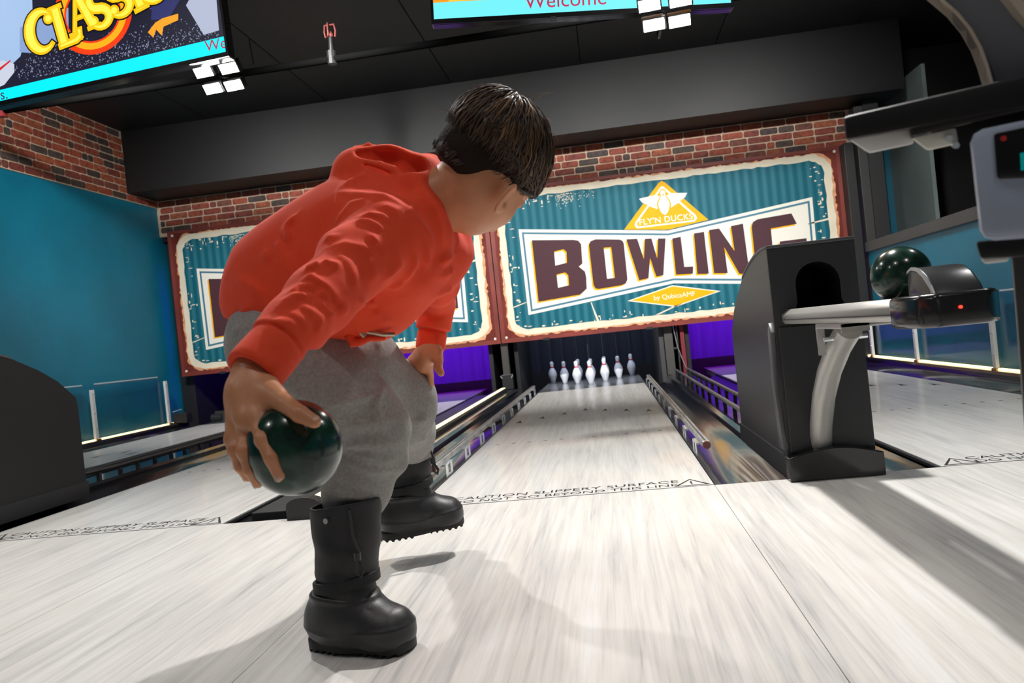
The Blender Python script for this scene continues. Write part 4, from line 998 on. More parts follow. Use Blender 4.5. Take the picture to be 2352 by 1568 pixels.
def head_part(Q):
    d = ellipsoid(Q, hp(-.008, .012, 0), (H_F, H_U, H_E), (.092, .082, .074))
    d = blend(d, ellipsoid(Q, hp(.038, -.058, .012), (H_F, H_U, H_E), (.060, .058, .058)), .05)      # jaw and cheek
    d = blend(d, ellipsoid(Q, hp(.048, -.054, -.012), (H_F, H_U, H_E), (.058, .056, .052)), .04)
    d = blend(d, capsule(Q, hp(.070, -.108, 0), hp(.066, -.100, 0), .018, .020), .03)                 # chin
    d = blend(d, capsule(Q, hp(.080, -.028, 0), hp(.104, -.056, 0), .008, .0115), .012)               # nose
    for s in (-1, 1):
        d = carve(d, capsule(Q, hp(.104, -.018, s*.031), hp(.104, -.018, s*.033), .016, .016), .012)  # eye sockets
        d = blend(d, capsule(Q, hp(.085, -.018, s*.030), hp(.085, -.018, s*.034), .0105, .0105), .004)
        d = blend(d, capsule(Q, hp(.090, -.001, s*.016), hp(.080, .002, s*.044), .007, .006), .010)   # brow
    d = blend(d, capsule(Q, hp(.099, -.084, -.017), hp(.099, -.084, .017), .0062, .0062), .006)       # lips
    d = carve(d, capsule(Q, hp(.106, -.079, -.017), hp(.106, -.079, .017), .0022, .0022), .004)
    for s, tx, bx in ((1, EAR_T, EAR_B), (-1, hp(-.004, -.022, -.074), hp(.004, -.070, -.070))):
        if not close(Q, tx, .06): continue
        tx, bx = np.array(tx), np.array(bx); mid = (tx+bx)/2; up = (tx-bx)/np.linalg.norm(tx-bx)
        out = H_E*s; back = np.cross(up, out)
        if back @ H_F > 0: back = -back
        q = (Q-_v(mid)); A = np.array((up, back, out))
        # leaf-shaped flap standing off the head, with a dished front
        tilt = back*.74+out*.67; nrm = np.cross(up, tilt)
        if nrm @ H_F < 0: nrm = -nrm
        ear = ellipsoid(Q, tuple(mid+tilt*.009), (up, tilt, nrm), (.0315, .0190, .0062))
        ear = carve(ear, ellipsoid(Q, tuple(mid+tilt*.008+nrm*.0055+up*.003), (up, tilt, nrm), (.0200, .0105, .0050)), .004)
        ear = blend(ear, capsule(Q, tuple(bx+tilt*.002+up*.006), tuple(bx+up*.010), .0062, .0068), .008)
        d = blend(d, ear, .007)
    return d
EAR_T, EAR_B = (0.0862, -1.3709, 0.8364), (0.0481, -1.3777, 0.7984)
def right_hand_part(Q):
    d = chain(Q, [(-0.2805, -1.6931, 0.5598), (-0.2828, -1.7157, 0.5353), (-0.2717, -1.7427, 0.5027)], [.0235, .025, .021], .02)
    d = blend(d, capsule(Q, (-0.2649, -1.7114, 0.5423), (-0.2536, -1.7506, 0.4985), .018, .0145), .016)
    d = blend(d, capsule(Q, (-0.2997, -1.7026, 0.5450), (-0.3034, -1.7184, 0.4992), .0185, .0145), .018)
    d = blend(d, capsule(Q, (-0.2668, -1.7086, 0.5484), (-0.2296, -1.7435, 0.5272), .020, .0140), .018)
    for f, rs in zip(R_HAND, ((.0112, .0098, .0090, .0078), (.0114, .0100, .0092, .0080), (.0108, .0096, .0088, .0076), (.0096, .0086, .0078, .0068))):
        d = blend(d, chain(Q, f, rs, .003), .007)
        d = blend(d, capsule(Q, f[1], f[1], rs[1]+.0008, rs[1]+.0008), .006)
    return blend(d, chain(Q, R_THUMB, (.0155, .0125, .0112, .0090), .004), .009)
def left_hand_part(Q):
    d = capsule(Q, (-0.1932, -0.9742, 0.5622), (-0.2154, -0.9538, 0.5352), .0215, .022)
    d = blend(d, capsule(Q, (-0.2052, -0.9655, 0.5652), (-0.2428, -0.9330, 0.5432), .019, .0165), .018)
    for f, rs in zip(L_HAND, ((.0095, .0085, .008, .007), (.0095, .0085, .008, .007), (.0092, .0082, .0078, .0068), (.0085, .0075, .007, .006))):
        d = blend(d, chain(Q, f, rs, .003), .006)
    return blend(d, chain(Q, L_THUMB, (.013, .0108, .0100, .0082), .004), .008)
def body_sdf(Q):
    # torso and limbs under the clothes
    d = chain(Q, [(-0.0916, -1.2878, 0.8422), (-0.1835, -1.2993, 0.7896), (-0.3167, -1.2857, 0.7224), (-0.4137, -1.2678, 0.6352)], [.05, .085, .085, .085], .06)
    for pts, rs, k in (([(-0.1623, -1.3874, 0.7848), (-0.2195, -1.5562, 0.6685), R_WRIST, (-0.2768, -1.6997, 0.5537)], [.045, .032, .0245, .024], .02),
                       ([(-0.1132, -1.1801, 0.7459), (-0.1714, -0.9458, 0.6699), L_WRIST, (-0.1934, -0.9792, 0.5584)], [.045, .030, .022, .022], .02),
                       ([(-0.4009, -1.3167, 0.6006), (-0.2702, -1.2311, 0.4232), (-0.3142, -1.2472, 0.2857), (-0.3440, -1.2415, 0.1292)], [.07, .05, .045, .036], .03),
                       ([(-0.4017, -1.1960, 0.5975), (-0.2805, -0.9300, 0.4479), (-0.3375, -0.6556, 0.2892), (-0.3492, -0.6376, 0.1543)], [.07, .05, .036, .034], .03)):
        d = blend(d, chain(Q, pts, rs, k), k)
    if close(Q, (-0.1089, -1.2900, 0.8340), .2): d = blend(d, capsule(Q, (-0.1089, -1.2900, 0.8340), hp(.000, -.060, .006), .053, .048), .04)
    if close(Q, K, .16): d = blend(d, head_part(Q), .04)
    if close(Q, (-0.2665, -1.7340, 0.4905), .14): d = blend(d, right_hand_part(Q), .012)
    if close(Q, (-0.2173, -0.9521, 0.5210), .11): d = blend(d, left_hand_part(Q), .012)
    return d

def hoodie_torso(Q):
    d = chain(Q, [(-0.4452, -1.2713, 0.6955), (-0.4089, -1.2768, 0.7248), (-0.3238, -1.2864, 0.7511), (-0.2405, -1.2962, 0.7876), (-0.1770, -1.3086, 0.7853)], [.073, .094, .110, .106, .103], .06)
    d = blend(d, chain(Q, [(-0.3545, -1.3106, 0.6876), (-0.2577, -1.3088, 0.7103), (-0.1626, -1.3171, 0.7400)], [.080, .085, .085], .06), .06)
    d = blend(d, chain(Q, [(-0.2902, -1.3029, 0.6683), (-0.2262, -1.2849, 0.6744), (-0.2055, -1.2724, 0.6599)], [.050, .060, .050], .05), .05)
    return d
def hoodie_base(Q):
    d = hoodie_torso(Q)
    d = blend(d, capsule(Q, (-0.1441, -1.2946, 0.7730), (-0.1065, -1.1993, 0.7681), .075, .070), .05)
    d = blend(d, capsule(Q, (-0.1832, -1.2694, 0.7126), (-0.1155, -1.2308, 0.7419), .065, .060), .05)
    # near sleeve
    d = blend(d, chain(Q, [(-0.1583, -1.3971, 0.7731), (-0.1914, -1.4718, 0.7259), (-0.2191, -1.5612, 0.6683), (-0.2427, -1.6196, 0.6266), (-0.2586, -1.6620, 0.6002)], [.070, .060, .0515, .0450, .0425], .02), .035)
    # far sleeve
    d = blend(d, chain(Q, [(-0.1125, -1.1800, 0.7529), (-0.1368, -1.0622, 0.7154), (-0.1713, -0.9559, 0.6696), (-0.1780, -0.9569, 0.6244), (-0.1846, -0.9628, 0.6078)], [.058, .046, .040, .0375, .036], .02), .03)
    # hood bag and collar
    hood = chain(Q, [(-0.2192, -1.2829, 0.9193), (-0.1661, -1.2865, 0.9059), (-0.1037, -1.2992, 0.8847)], [.0525, .0555, .0510], .02)
    hood = blend(hood, chain(Q, [(-0.1026, -1.3344, 0.8684), (-0.0810, -1.3420, 0.8244), (-0.0741, -1.3313, 0.7809), (-0.0823, -1.3224, 0.7384)], [.034, .028, .022, .016], .02), .02)
    hood = blend(hood, chain(Q, [(-0.0918, -1.2573, 0.9062), (-0.0569, -1.2031, 0.8073), (-0.0617, -1.2140, 0.7588)], [.040, .022, .020], .02), .02)
    hood = carve(hood, chain(Q, [(-0.1948, -1.3241, 0.9440), (-0.1509, -1.3330, 0.9233), (-0.1030, -1.3342, 0.9039)], [.022, .031, .026], .02), .004)
    hood = blend(hood, chain(Q, [(-0.2245, -1.3136, 0.9519), (-0.2076, -1.3298, 0.9331), (-0.1645, -1.3397, 0.9173), (-0.1376, -1.3435, 0.9033), (-0.0984, -1.3510, 0.8697), (-0.0760, -1.3615, 0.8287)], [.005, .0055, .0055, .0055, .0055, .004], .004), .005)
    hood = blend(hood, chain(Q, [(-0.2249, -1.3116, 0.9540), (-0.2180, -1.2976, 0.9654), (-0.1966, -1.2879, 0.9698), (-0.1741, -1.2832, 0.9595), (-0.1592, -1.2794, 0.9483), (-0.1194, -1.2706, 0.9399)], [.005, .0055, .0055, .0055, .0055, .005], .004), .005)
    return blend(d, hood, .022)
R_CUFF = ((-0.2558, -1.6586, 0.6024), (-0.2753, -1.6965, 0.5694))
L_CUFF = ((-0.1831, -0.9576, 0.6137), (-0.1910, -0.9627, 0.5779))
def cut_plane(Q, p, n): n = np.array(n); return (Q-_v(p)) @ (n/np.linalg.norm(n)).astype(np.float32)
HEM_N = np.array((-0.2554, 0.0145, -0.9642))
def creases(Q, d, lines, hgt, wid):
    """raise tapered ridges along the fold lines"""
    q0, q1 = Q.min(0)-.035, Q.max(0)+.035; lift = np.zeros(len(Q), np.float32)
    for line in lines:
        p = np.array(line, np.float32)
        if (p.min(0) > q1).any() or (p.max(0) < q0).any(): continue
        n = len(line)-1
        for i in range(n):
            a, b = p[i], p[i+1]
            if (np.minimum(a, b) > q1).any() or (np.maximum(a, b) < q0).any(): continue
            e = b-a; s_ = np.clip(((Q-a) @ e)/(e @ e+1e-9), 0, 1)
            dist = np.linalg.norm(Q-(a+s_[:, None]*e), axis=-1); t = (i+s_)/n
            tap = np.clip(np.minimum(t, 1-t)*3.2, .15, 1); x = np.sqrt(np.maximum(dist*dist-d*d, 0))/(wid*(.6+.4*tap))
            lift = np.maximum(lift, hgt*tap*np.exp(-x**1.3)*(dist < .04))
    return d-lift
def ripple(Q, k, amp):
    return amp*(np.sin(Q[:, 0]*k+3*np.sin(Q[:, 2]*k*.6))+np.sin(Q[:, 2]*k*1.3+2*np.sin(Q[:, 1]*k*.7)))
def hoodie_sdf(Q):
    d = hoodie_base(Q)+ripple(Q, 42, .0012)
    d = creases(Q, d, HOODIE_FOLDS, .0095, .0080)
    d = np.maximum(d, cut_plane(Q, (-0.4007, -1.3165, 0.6424), HEM_N))
    for (a, b), r0, r1, ri in ((R_CUFF, .0412, .0418, .029), (L_CUFF, .0350, .0345, .027)):
        av, bv = np.array(a), np.array(b); ax = (bv-av)/np.linalg.norm(bv-av)
        near = np.linalg.norm(Q-_v(b), axis=-1) < .16
        cyl = capsule(Q, a, b, r0, r1); cyl = np.maximum(cyl, cut_plane(Q, tuple(bv+ax*.012), ax))
        dd = np.maximum(d, np.where(near, cut_plane(Q, tuple(av+ax*.002), ax), -1))
        d = blend(dd, cyl, .004)
        d = carve(d, capsule(Q, tuple(bv-ax*.004), tuple(bv+ax*.06), ri, ri+.004), .004)
        seam = cut_plane(Q, tuple(av+ax*.004), ax); d = d+np.where(near, .0030*np.exp(-(seam/.0032)**2), 0)
    return d
def hem_sdf(Q):
    d = np.maximum(hoodie_torso(Q)+.003, cut_plane(Q, (-0.4007, -1.3165, 0.6424), HEM_N)-.004)
    return np.maximum(d, -cut_plane(Q, (-0.4007, -1.3165, 0.6424), HEM_N)-.030)

def trousers_base(Q):
    d = chain(Q, [(-0.4235, -1.2690, 0.6233), (-0.4062, -1.2368, 0.6078)], [.098, .098], .04)
    d = blend(d, chain(Q, [(-0.3967, -1.3263, 0.6004), (-0.3284, -1.2881, 0.5120), (-0.2699, -1.2411, 0.4305), (-0.2828, -1.2327, 0.4026)], [.095, .088, .072, .071], .05), .05)
    d = blend(d, chain(Q, [(-0.2828, -1.2327, 0.4026), (-0.3018, -1.2303, 0.3513), (-0.3111, -1.2367, 0.3050)], [.071, .071, .069], .03), .03)
    d = blend(d, chain(Q, [(-0.2473, -1.2386, 0.3655), (-0.2225, -1.2306, 0.3516)], [.035, .022], .02), .03)
    d = blend(d, chain(Q, [(-0.4084, -1.1766, 0.6068), (-0.3437, -1.0481, 0.5485), (-0.2849, -0.9204, 0.4610), (-0.2943, -0.9016, 0.4200)], [.092, .086, .073, .071], .05), .045)
    d = blend(d, chain(Q, [(-0.2943, -0.9016, 0.4200), (-0.3244, -0.7444, 0.3573), (-0.3382, -0.6657, 0.3052)], [.071, .064, .056], .03), .03)
    return d
def trousers_sdf(Q):
    d = trousers_base(Q)+ripple(Q, 38, .0012)
    return creases(Q, d, TROUSER_FOLDS, .0100, .0090)

# folds of the garments, as 3-D ridge lines lying on the cloth
HOODIE_FOLDS = [[(-0.2114,-1.541,0.7474),(-0.195,-1.5405,0.7478),(-0.1803,-1.5352,0.749),(-0.1688,-1.532,0.7458),(-0.1582,-1.5259,0.743),(-0.1481,-1.5175,0.7404),(-0.1372,-1.5004,0.7446)],[(-0.1536,-1.5024,0.7694),(-0.1439,-1.5032,0.7566),(-0.1358,-1.4985,0.7447)],[(-0.183,-1.4834,0.7947),(-0.1679,-1.4844,0.7917),(-0.1543,-1.4804,0.7896),(-0.1399,-1.4783,0.7804),(-0.127,-1.4703,0.772)],[(-0.1772,-1.4664,0.8061),(-0.1631,-1.4691,0.8034),(-0.1504,-1.4669,0.8015),(-0.1386,-1.4618,0.8001),(-0.1278,-1.4595,0.7931),(-0.1179,-1.4542,0.7867)],[(-0.1456,-1.4435,0.8235),(-0.1323,-1.4446,0.8164),(-0.1203,-1.4413,0.81),(-0.1084,-1.4369,0.8039)],[(-0.2125,-1.5811,0.7218),(-0.1988,-1.5821,0.7177),(-0.1872,-1.5772,0.7143),(-0.1767,-1.5686,0.7114)],[(-0.1935,-1.5503,0.7388),(-0.1819,-1.5575,0.7257),(-0.172,-1.5598,0.7133),(-0.1676,-1.5631,0.7022),(-0.1641,-1.5641,0.6914),(-0.1616,-1.5616,0.6809)],[(-0.2285,-1.6019,0.7058),(-0.22,-1.5972,0.7109),(-0.2124,-1.5895,0.7162),(-0.2057,-1.579,0.7221)],[(-0.2364,-1.6197,0.6862),(-0.2258,-1.6151,0.6914),(-0.2153,-1.61,0.6967),(-0.2034,-1.6121,0.6882),(-0.1932,-1.6101,0.6801),(-0.1855,-1.6076,0.667),(-0.1795,-1.6,0.6542),(-0.1766,-1.5862,0.6399)],[(-0.2033,-1.6181,0.6773),(-0.1955,-1.6178,0.6659),(-0.1893,-1.6134,0.6548)],[(-0.2429,-1.6534,0.6629),(-0.2358,-1.6404,0.672),(-0.2292,-1.6251,0.6816),(-0.216,-1.6218,0.6811),(-0.2036,-1.6163,0.6809)],[(-0.2509,-1.6671,0.6497),(-0.2438,-1.6616,0.6553),(-0.2374,-1.6543,0.6611),(-0.2313,-1.646,0.667),(-0.2222,-1.6419,0.6667),(-0.2139,-1.6358,0.6666),(-0.206,-1.6282,0.6666)],[(-0.2084,-1.5301,0.7576),(-0.2099,-1.5137,0.7719)],[(-0.2338,-1.4314,0.7977),(-0.2236,-1.4337,0.8058),(-0.2145,-1.4329,0.8145),(-0.2065,-1.4288,0.8237),(-0.199,-1.4229,0.8334),(-0.1817,-1.4259,0.8379),(-0.1672,-1.4198,0.8442)],[(-0.3221,-1.4142,0.7753),(-0.3246,-1.4086,0.7938),(-0.3281,-1.4005,0.813),(-0.3171,-1.3968,0.8269),(-0.3066,-1.3919,0.841)],[(-0.3495,-1.401,0.7966),(-0.3445,-1.4073,0.7817),(-0.3403,-1.4119,0.7672),(-0.3369,-1.4148,0.753),(-0.3338,-1.4167,0.739)],[(-0.3705,-1.4,0.7803),(-0.3671,-1.4047,0.7668),(-0.3643,-1.4081,0.7536)],[(-0.1482,-1.5228,0.7248),(-0.1471,-1.5223,0.7121),(-0.1468,-1.5193,0.6997),(-0.1475,-1.5127,0.6876)],[(-0.1416,-1.4928,0.6881),(-0.1341,-1.4808,0.6976),(-0.127,-1.4665,0.7076),(-0.12,-1.451,0.7179),(-0.1188,-1.4611,0.7317),(-0.119,-1.4658,0.746)],[(-0.1366,-1.3947,0.6869),(-0.1249,-1.4022,0.6976),(-0.1138,-1.4081,0.7083),(-0.1041,-1.4085,0.7194),(-0.0994,-1.4173,0.7334),(-0.0955,-1.4226,0.7477)],[(-0.0889,-1.3705,0.7102),(-0.0872,-1.3796,0.7219),(-0.0856,-1.3887,0.7334),(-0.0843,-1.3959,0.7449),(-0.0834,-1.4013,0.7566),(-0.0832,-1.4041,0.7686)],[(-0.2013,-1.389,0.6589),(-0.1857,-1.394,0.6695)],[(-0.1535,-1.4064,0.6841),(-0.1398,-1.403,0.6889),(-0.1267,-1.3972,0.694)],[(-0.4543,-1.3728,0.7388),(-0.4363,-1.3849,0.731),(-0.4205,-1.3927,0.7238),(-0.4059,-1.3987,0.7169),(-0.39,-1.4034,0.7064),(-0.3753,-1.4059,0.6963)],[(-0.0763,-1.3349,0.7006),(-0.067,-1.3075,0.7068),(-0.0569,-1.2821,0.7129)],[(-0.0949,-1.3044,0.6717),(-0.0831,-1.2721,0.6785),(-0.0699,-1.2428,0.6852)],[(-0.0719,-1.3531,0.7244),(-0.0599,-1.3344,0.731),(-0.0511,-1.2967,0.7399)],[(-0.2364,-1.3911,0.866),(-0.222,-1.3945,0.8619),(-0.2076,-1.3979,0.8577),(-0.192,-1.4056,0.8527),(-0.1748,-1.4121,0.8484),(-0.1576,-1.4194,0.844),(-0.1425,-1.4195,0.8411),(-0.1298,-1.4225,0.8343),(-0.1178,-1.4232,0.8279),(-0.1076,-1.4164,0.823)],[(-0.2283,-1.3799,0.8774),(-0.2166,-1.3718,0.883),(-0.2058,-1.3604,0.8894),(-0.1942,-1.3507,0.8955),(-0.1856,-1.3496,0.8967)],[(-0.0905,-1.3655,0.8667),(-0.0827,-1.3682,0.8526),(-0.0749,-1.3712,0.8385),(-0.0677,-1.3719,0.8249),(-0.0617,-1.3663,0.8125),(-0.0618,-1.3632,0.8003),(-0.0615,-1.3618,0.7878),(-0.0612,-1.3604,0.7753),(-0.0613,-1.3569,0.763),(-0.0618,-1.3518,0.7509)],[(-0.0973,-1.4124,0.8121),(-0.0913,-1.4128,0.7996),(-0.0862,-1.409,0.7878),(-0.082,-1.4011,0.7765),(-0.0784,-1.3902,0.7655),(-0.0777,-1.3837,0.7523),(-0.0776,-1.3752,0.7392),(-0.0776,-1.3655,0.7261)],[(-0.2381,-1.6682,0.6467),(-0.2265,-1.6682,0.6384),(-0.2165,-1.664,0.6304),(-0.2136,-1.6637,0.62),(-0.2116,-1.6611,0.6097)],[(-0.2207,-1.6522,0.6553),(-0.2125,-1.6517,0.6477),(-0.2055,-1.6483,0.6402),(-0.1996,-1.6418,0.6329),(-0.2004,-1.6437,0.6196),(-0.2026,-1.6417,0.6066)],[(-0.2049,-1.6307,0.6625),(-0.1966,-1.6275,0.6514),(-0.1903,-1.6186,0.6405),(-0.1924,-1.619,0.6199)],[(-0.1796,-1.6006,0.6587),(-0.1768,-1.5931,0.648),(-0.1757,-1.5802,0.6375)],[(-0.2559,-1.6883,0.6324),(-0.2455,-1.6872,0.6307),(-0.2366,-1.6829,0.6291),(-0.2282,-1.6769,0.6276),(-0.2217,-1.6751,0.6179),(-0.2167,-1.6696,0.6083)],[(-0.4178,-1.3879,0.6846),(-0.4326,-1.376,0.6751),(-0.4487,-1.3617,0.6654)],[(-0.1636,-1.563,0.6583),(-0.1705,-1.5076,0.6541)],[(-0.1973,-1.3834,0.6532),(-0.1887,-1.3722,0.645),(-0.1824,-1.3537,0.6332),(-0.1769,-1.3313,0.6212)],[(-0.2028,-0.9907,0.6313),(-0.1849,-0.998,0.631),(-0.1686,-0.9982,0.6308),(-0.1537,-0.9925,0.6309),(-0.1403,-0.9783,0.6312)]]
TROUSER_FOLDS = [[(-0.3133,-1.3844,0.4939),(-0.2992,-1.3803,0.493),(-0.2855,-1.3748,0.4921),(-0.2727,-1.3666,0.491),(-0.2606,-1.3568,0.492),(-0.2491,-1.3447,0.4929),(-0.2382,-1.3301,0.4937),(-0.2277,-1.3131,0.4943),(-0.2181,-1.292,0.4948)],[(-0.2829,-1.3512,0.4466),(-0.268,-1.3433,0.4451),(-0.2532,-1.3345,0.4436),(-0.2385,-1.3246,0.4419),(-0.2255,-1.3139,0.4429),(-0.2127,-1.3014,0.4438),(-0.2007,-1.2856,0.4444)],[(-0.3064,-1.3219,0.4002),(-0.2868,-1.326,0.4044),(-0.2689,-1.3256,0.408),(-0.2537,-1.321,0.406),(-0.2391,-1.3143,0.4038),(-0.2251,-1.3051,0.4012),(-0.2121,-1.2923,0.3982),(-0.1939,-1.2656,0.4035)],[(-0.3063,-1.3136,0.3777),(-0.2925,-1.3137,0.3719),(-0.2795,-1.3115,0.3658),(-0.2671,-1.3077,0.3594),(-0.2557,-1.3005,0.3525),(-0.2424,-1.2915,0.3489),(-0.2303,-1.2776,0.3445),(-0.219,-1.2603,0.3395)],[(-0.3198,-1.307,0.3511),(-0.3071,-1.3084,0.3449),(-0.2951,-1.3079,0.3385),(-0.284,-1.305,0.3317),(-0.2705,-1.2985,0.324),(-0.2581,-1.2879,0.3155),(-0.2474,-1.2717,0.3059)],[(-0.3408,-1.2989,0.3379),(-0.3267,-1.3041,0.323),(-0.314,-1.3056,0.3076),(-0.2976,-1.3042,0.3046),(-0.2824,-1.2992,0.301),(-0.2685,-1.2901,0.2966),(-0.2559,-1.2763,0.2913)],[(-0.2527,-0.9337,0.359),(-0.2402,-0.9005,0.3599)],[(-0.2499,-0.9778,0.407),(-0.2334,-0.9641,0.4071),(-0.2187,-0.9421,0.4065)],[(-0.2804,-1.1239,0.5866),(-0.2685,-1.0936,0.5952)],[(-0.432,-1.3994,0.6505),(-0.442,-1.4006,0.6389),(-0.454,-1.3979,0.6275)],[(-0.3603,-1.3991,0.5374),(-0.3527,-1.3963,0.5277),(-0.345,-1.3937,0.5179),(-0.3373,-1.3911,0.5082),(-0.3297,-1.3881,0.4983)],[(-0.2839,-1.3192,0.3899),(-0.2686,-1.3152,0.3836),(-0.254,-1.3092,0.3769),(-0.2405,-1.2992,0.3697),(-0.2269,-1.2897,0.3696),(-0.2147,-1.2745,0.3687),(-0.2038,-1.2539,0.3672)],[(-0.2191,-1.2736,0.5096),(-0.2209,-1.297,0.4973),(-0.2253,-1.3112,0.4848),(-0.2311,-1.3205,0.4722),(-0.2272,-1.3162,0.4583),(-0.2232,-1.312,0.4442),(-0.2193,-1.3072,0.4301),(-0.2156,-1.3021,0.4158)]]
BODY_LO, BODY_HI = (-0.5120000243186951, -1.8320000171661377, 0.06800000369548798), (0.15199999511241913, -0.5879999995231628, 1.031999945640564)
HOODIE_LO, HOODIE_HI = (-0.5699999928474426, -1.75, 0.5099999904632568), (0.009999999776482582, -0.8700000047683716, 1.0099999904632568)
TROUSER_LO, TROUSER_HI = (-0.5519999861717224, -1.4520000219345093, 0.20800000429153442), (-0.1679999977350235, -0.5879999995231628, 0.7519999742507935)

# ---- materials of the figure
skin = mat('skin', (.60, .26, .13), .42, sss=.12, vary=(40, .06, S1))
def knit(name, c, c2, sc):
    m = mat(name, c, .85, sheen=.06, bump=(900, .12, S1)); nt = m.node_tree; b = nt.nodes['Principled BSDF']
    tc = nt.nodes.new('ShaderNodeTexCoord'); n = nt.nodes.new('ShaderNodeTexNoise'); n.inputs['Scale'].default_value = sc; n.inputs['Detail'].default_value = 6
    nt.links.new(tc.outputs['Object'], n.inputs['Vector'])
    nt.links.new(ramp(nt, n.outputs['Fac'], [(.35, c), (.65, c2)]), b.inputs['Base Color']); return m
hoodie_red = knit('orange red fleece', (.84, .055, .012), (.88, .066, .016), 30)
trouser_grey = knit('heather grey jersey', (.235, .222, .208), (.31, .295, .28), 160)
rubber = mat('boot rubber', (.028, .028, .029), .42, bump=(300, .05, S1))
nylon = mat('boot nylon', (.013, .013, .015), .6, bump=(700, .15, S1), vary=(12, .5, S1))
sole_rub = mat('boot sole rubber', (.018, .018, .019), .6)
# ---- body, one continuous mesh
person = to_object('person', surface(body_sdf, BODY_LO, BODY_HI, .0030), skin)
tag(person, 'child in an orange-red hoodie bending forward to roll a green ball', 'person')
to_object('hoodie', surface(hoodie_sdf, HOODIE_LO, HOODIE_HI, .0028), hoodie_red, person)['label'] = 'orange-red zip hoodie with the hood down'
to_object('hoodie_hem', surface(hem_sdf, HOODIE_LO, HOODIE_HI, .0040), hoodie_red, person)
to_object('trousers', surface(trousers_sdf, TROUSER_LO, TROUSER_HI, .0038), trouser_grey, person)['label'] = 'grey jersey trousers tucked into the boots'
# nails
nail = mat('finger nail', (.66, .40, .30), .3)
def oval(name, c, u, v, w, a, b_, h, m, parent):
    bm = bmesh.new(); bmesh.ops.create_uvsphere(bm, u_segments=14, v_segments=8, radius=1)
    me = bpy.data.meshes.new(name); bm.to_mesh(me); bm.free()
    u, v, w = [np.array(q)/np.linalg.norm(q) for q in (u, v, w)]
    M = Matrix([[u[0]*a, v[0]*b_, w[0]*h, c[0]], [u[1]*a, v[1]*b_, w[1]*h, c[1]], [u[2]*a, v[2]*b_, w[2]*h, c[2]], [0, 0, 0, 1]])
    me.transform(M); return link_mesh(name, me, m, parent, 'all')
for f in (*R_HAND[:3], R_THUMB):
    p0, p1 = np.array(f[2]), np.array(f[3]); d = (p1-p0)/np.linalg.norm(p1-p0)
    outw = p1-np.array(BALL_HAND); outw = outw/np.linalg.norm(outw); outw -= d*(outw @ d); outw /= np.linalg.norm(outw)
    oval('finger_nail', tuple(p1+outw*.0068+d*.001), d, np.cross(outw, d), outw, .0055, .0045, .0016, nail, person)
# eyes
for s in (-1, 1):
    e = oval('eye', hp(.0855, -.018, s*.032), H_F, H_U, H_E, .0105, .0105, .0105, mat('eye white', (.85, .84, .82), .1), person)
    oval('iris', hp(.0945, -.018, s*.0325), H_F, H_U, H_E, .002, .005, .005, mat('brown iris', (.08, .035, .015), .1), e)
# zip of the hoodie
brass_zip = mat('zip brass', (.55, .48, .36), .35, metal=.8)
zp = [(-0.2370, -1.3450, 0.6186), (-0.2140, -1.3462, 0.6121), (-0.1912, -1.3414, 0.6057), (-0.1732, -1.3292, 0.6037)]
z = MB().tube(zp, .0045, 8).build('zip', brass_zip, person, smooth=True)
MB().tube([(-0.2324, -1.3494, 0.6165), (-0.2278, -1.3499, 0.6112), (-0.2242, -1.3475, 0.6059)], .005, 8).build('zip_pull', brass_zip, z, smooth=True)
MB().tube([(-0.2496, -1.3434, 0.6304), (-0.2540, -1.3441, 0.6106), (-0.2482, -1.3434, 0.5970), (-0.2369, -1.3420, 0.5975), (-0.2162, -1.3425, 0.6018), (-0.1893, -1.3362, 0.5989)], [.008, .011, .011, .009, .006, .004], 10).build('zip_flap', hoodie_red, person, smooth=True)
MB().tube([(-0.0680, -1.2853, 0.7749), (-0.0655, -1.2750, 0.7557), (-0.0692, -1.2856, 0.7319)], .004, 6).build('neck_opening_strip', mat('dark neck opening', (.02, .012, .012), .8), person)  # dark strip standing in for the open neck of the hoodie

# ---- boots (modelled once, forward +x, sole on z = 0)
def boot_shell(Q):
    Q = Q*np.float32([1.12, 1.0, 1.0])+np.float32([.004, 0, 0])
    d = capsule(Q, (-.062, 0, .058), (.02, 0, .064), .050, .055)
    d = blend(d, capsule(Q, (.02, 0, .056), (.108, .004, .040), .055, .040), .04)
    d = blend(d, capsule(Q, (.094, -.010, .036), (.104, .012, .036), .042, .040), .03)
    d = blend(d, capsule(Q, (-.035, 0, .06), (-.020, 0, .115), .056, .060), .03)
    d = np.maximum(d, .016-Q[..., 2])
    top = Q[..., 2]-(.118-.10*np.clip(Q[..., 0]+.02, 0, .05))
    d = np.maximum(d, top)
    ridge = np.abs(Q[..., 2]-.040-.012*np.clip(np.abs(Q[..., 0])/.1, 0, 1))
    d = d-.0022*np.exp(-(ridge/.004)**2)
    rim = np.abs(top+.006); d = d-.0030*np.exp(-(rim/.005)**2)
    return d
def boot_sole(Q):
    Q = Q*np.float32([1.12, 1.0, 1.0])+np.float32([.004, 0, 0]); q = Q.copy(); q[..., 2] = 0
    o = capsule(q, (-.066, 0, 0), (.00, .002, 0), .044, .044)
    o = blend(o, capsule(q, (.0, .0, 0), (.106, .006, 0), .041, .045), .03)
    d = np.maximum(o, np.maximum(Q[..., 2]-.024, -Q[..., 2]))
    tread = (np.sin(Q[..., 0]*330) > .1) & (np.abs(Q[..., 0]-.02) > .022)
    return np.maximum(d, np.where(tread | (Q[..., 2] > .005), -1, .005-Q[..., 2]))
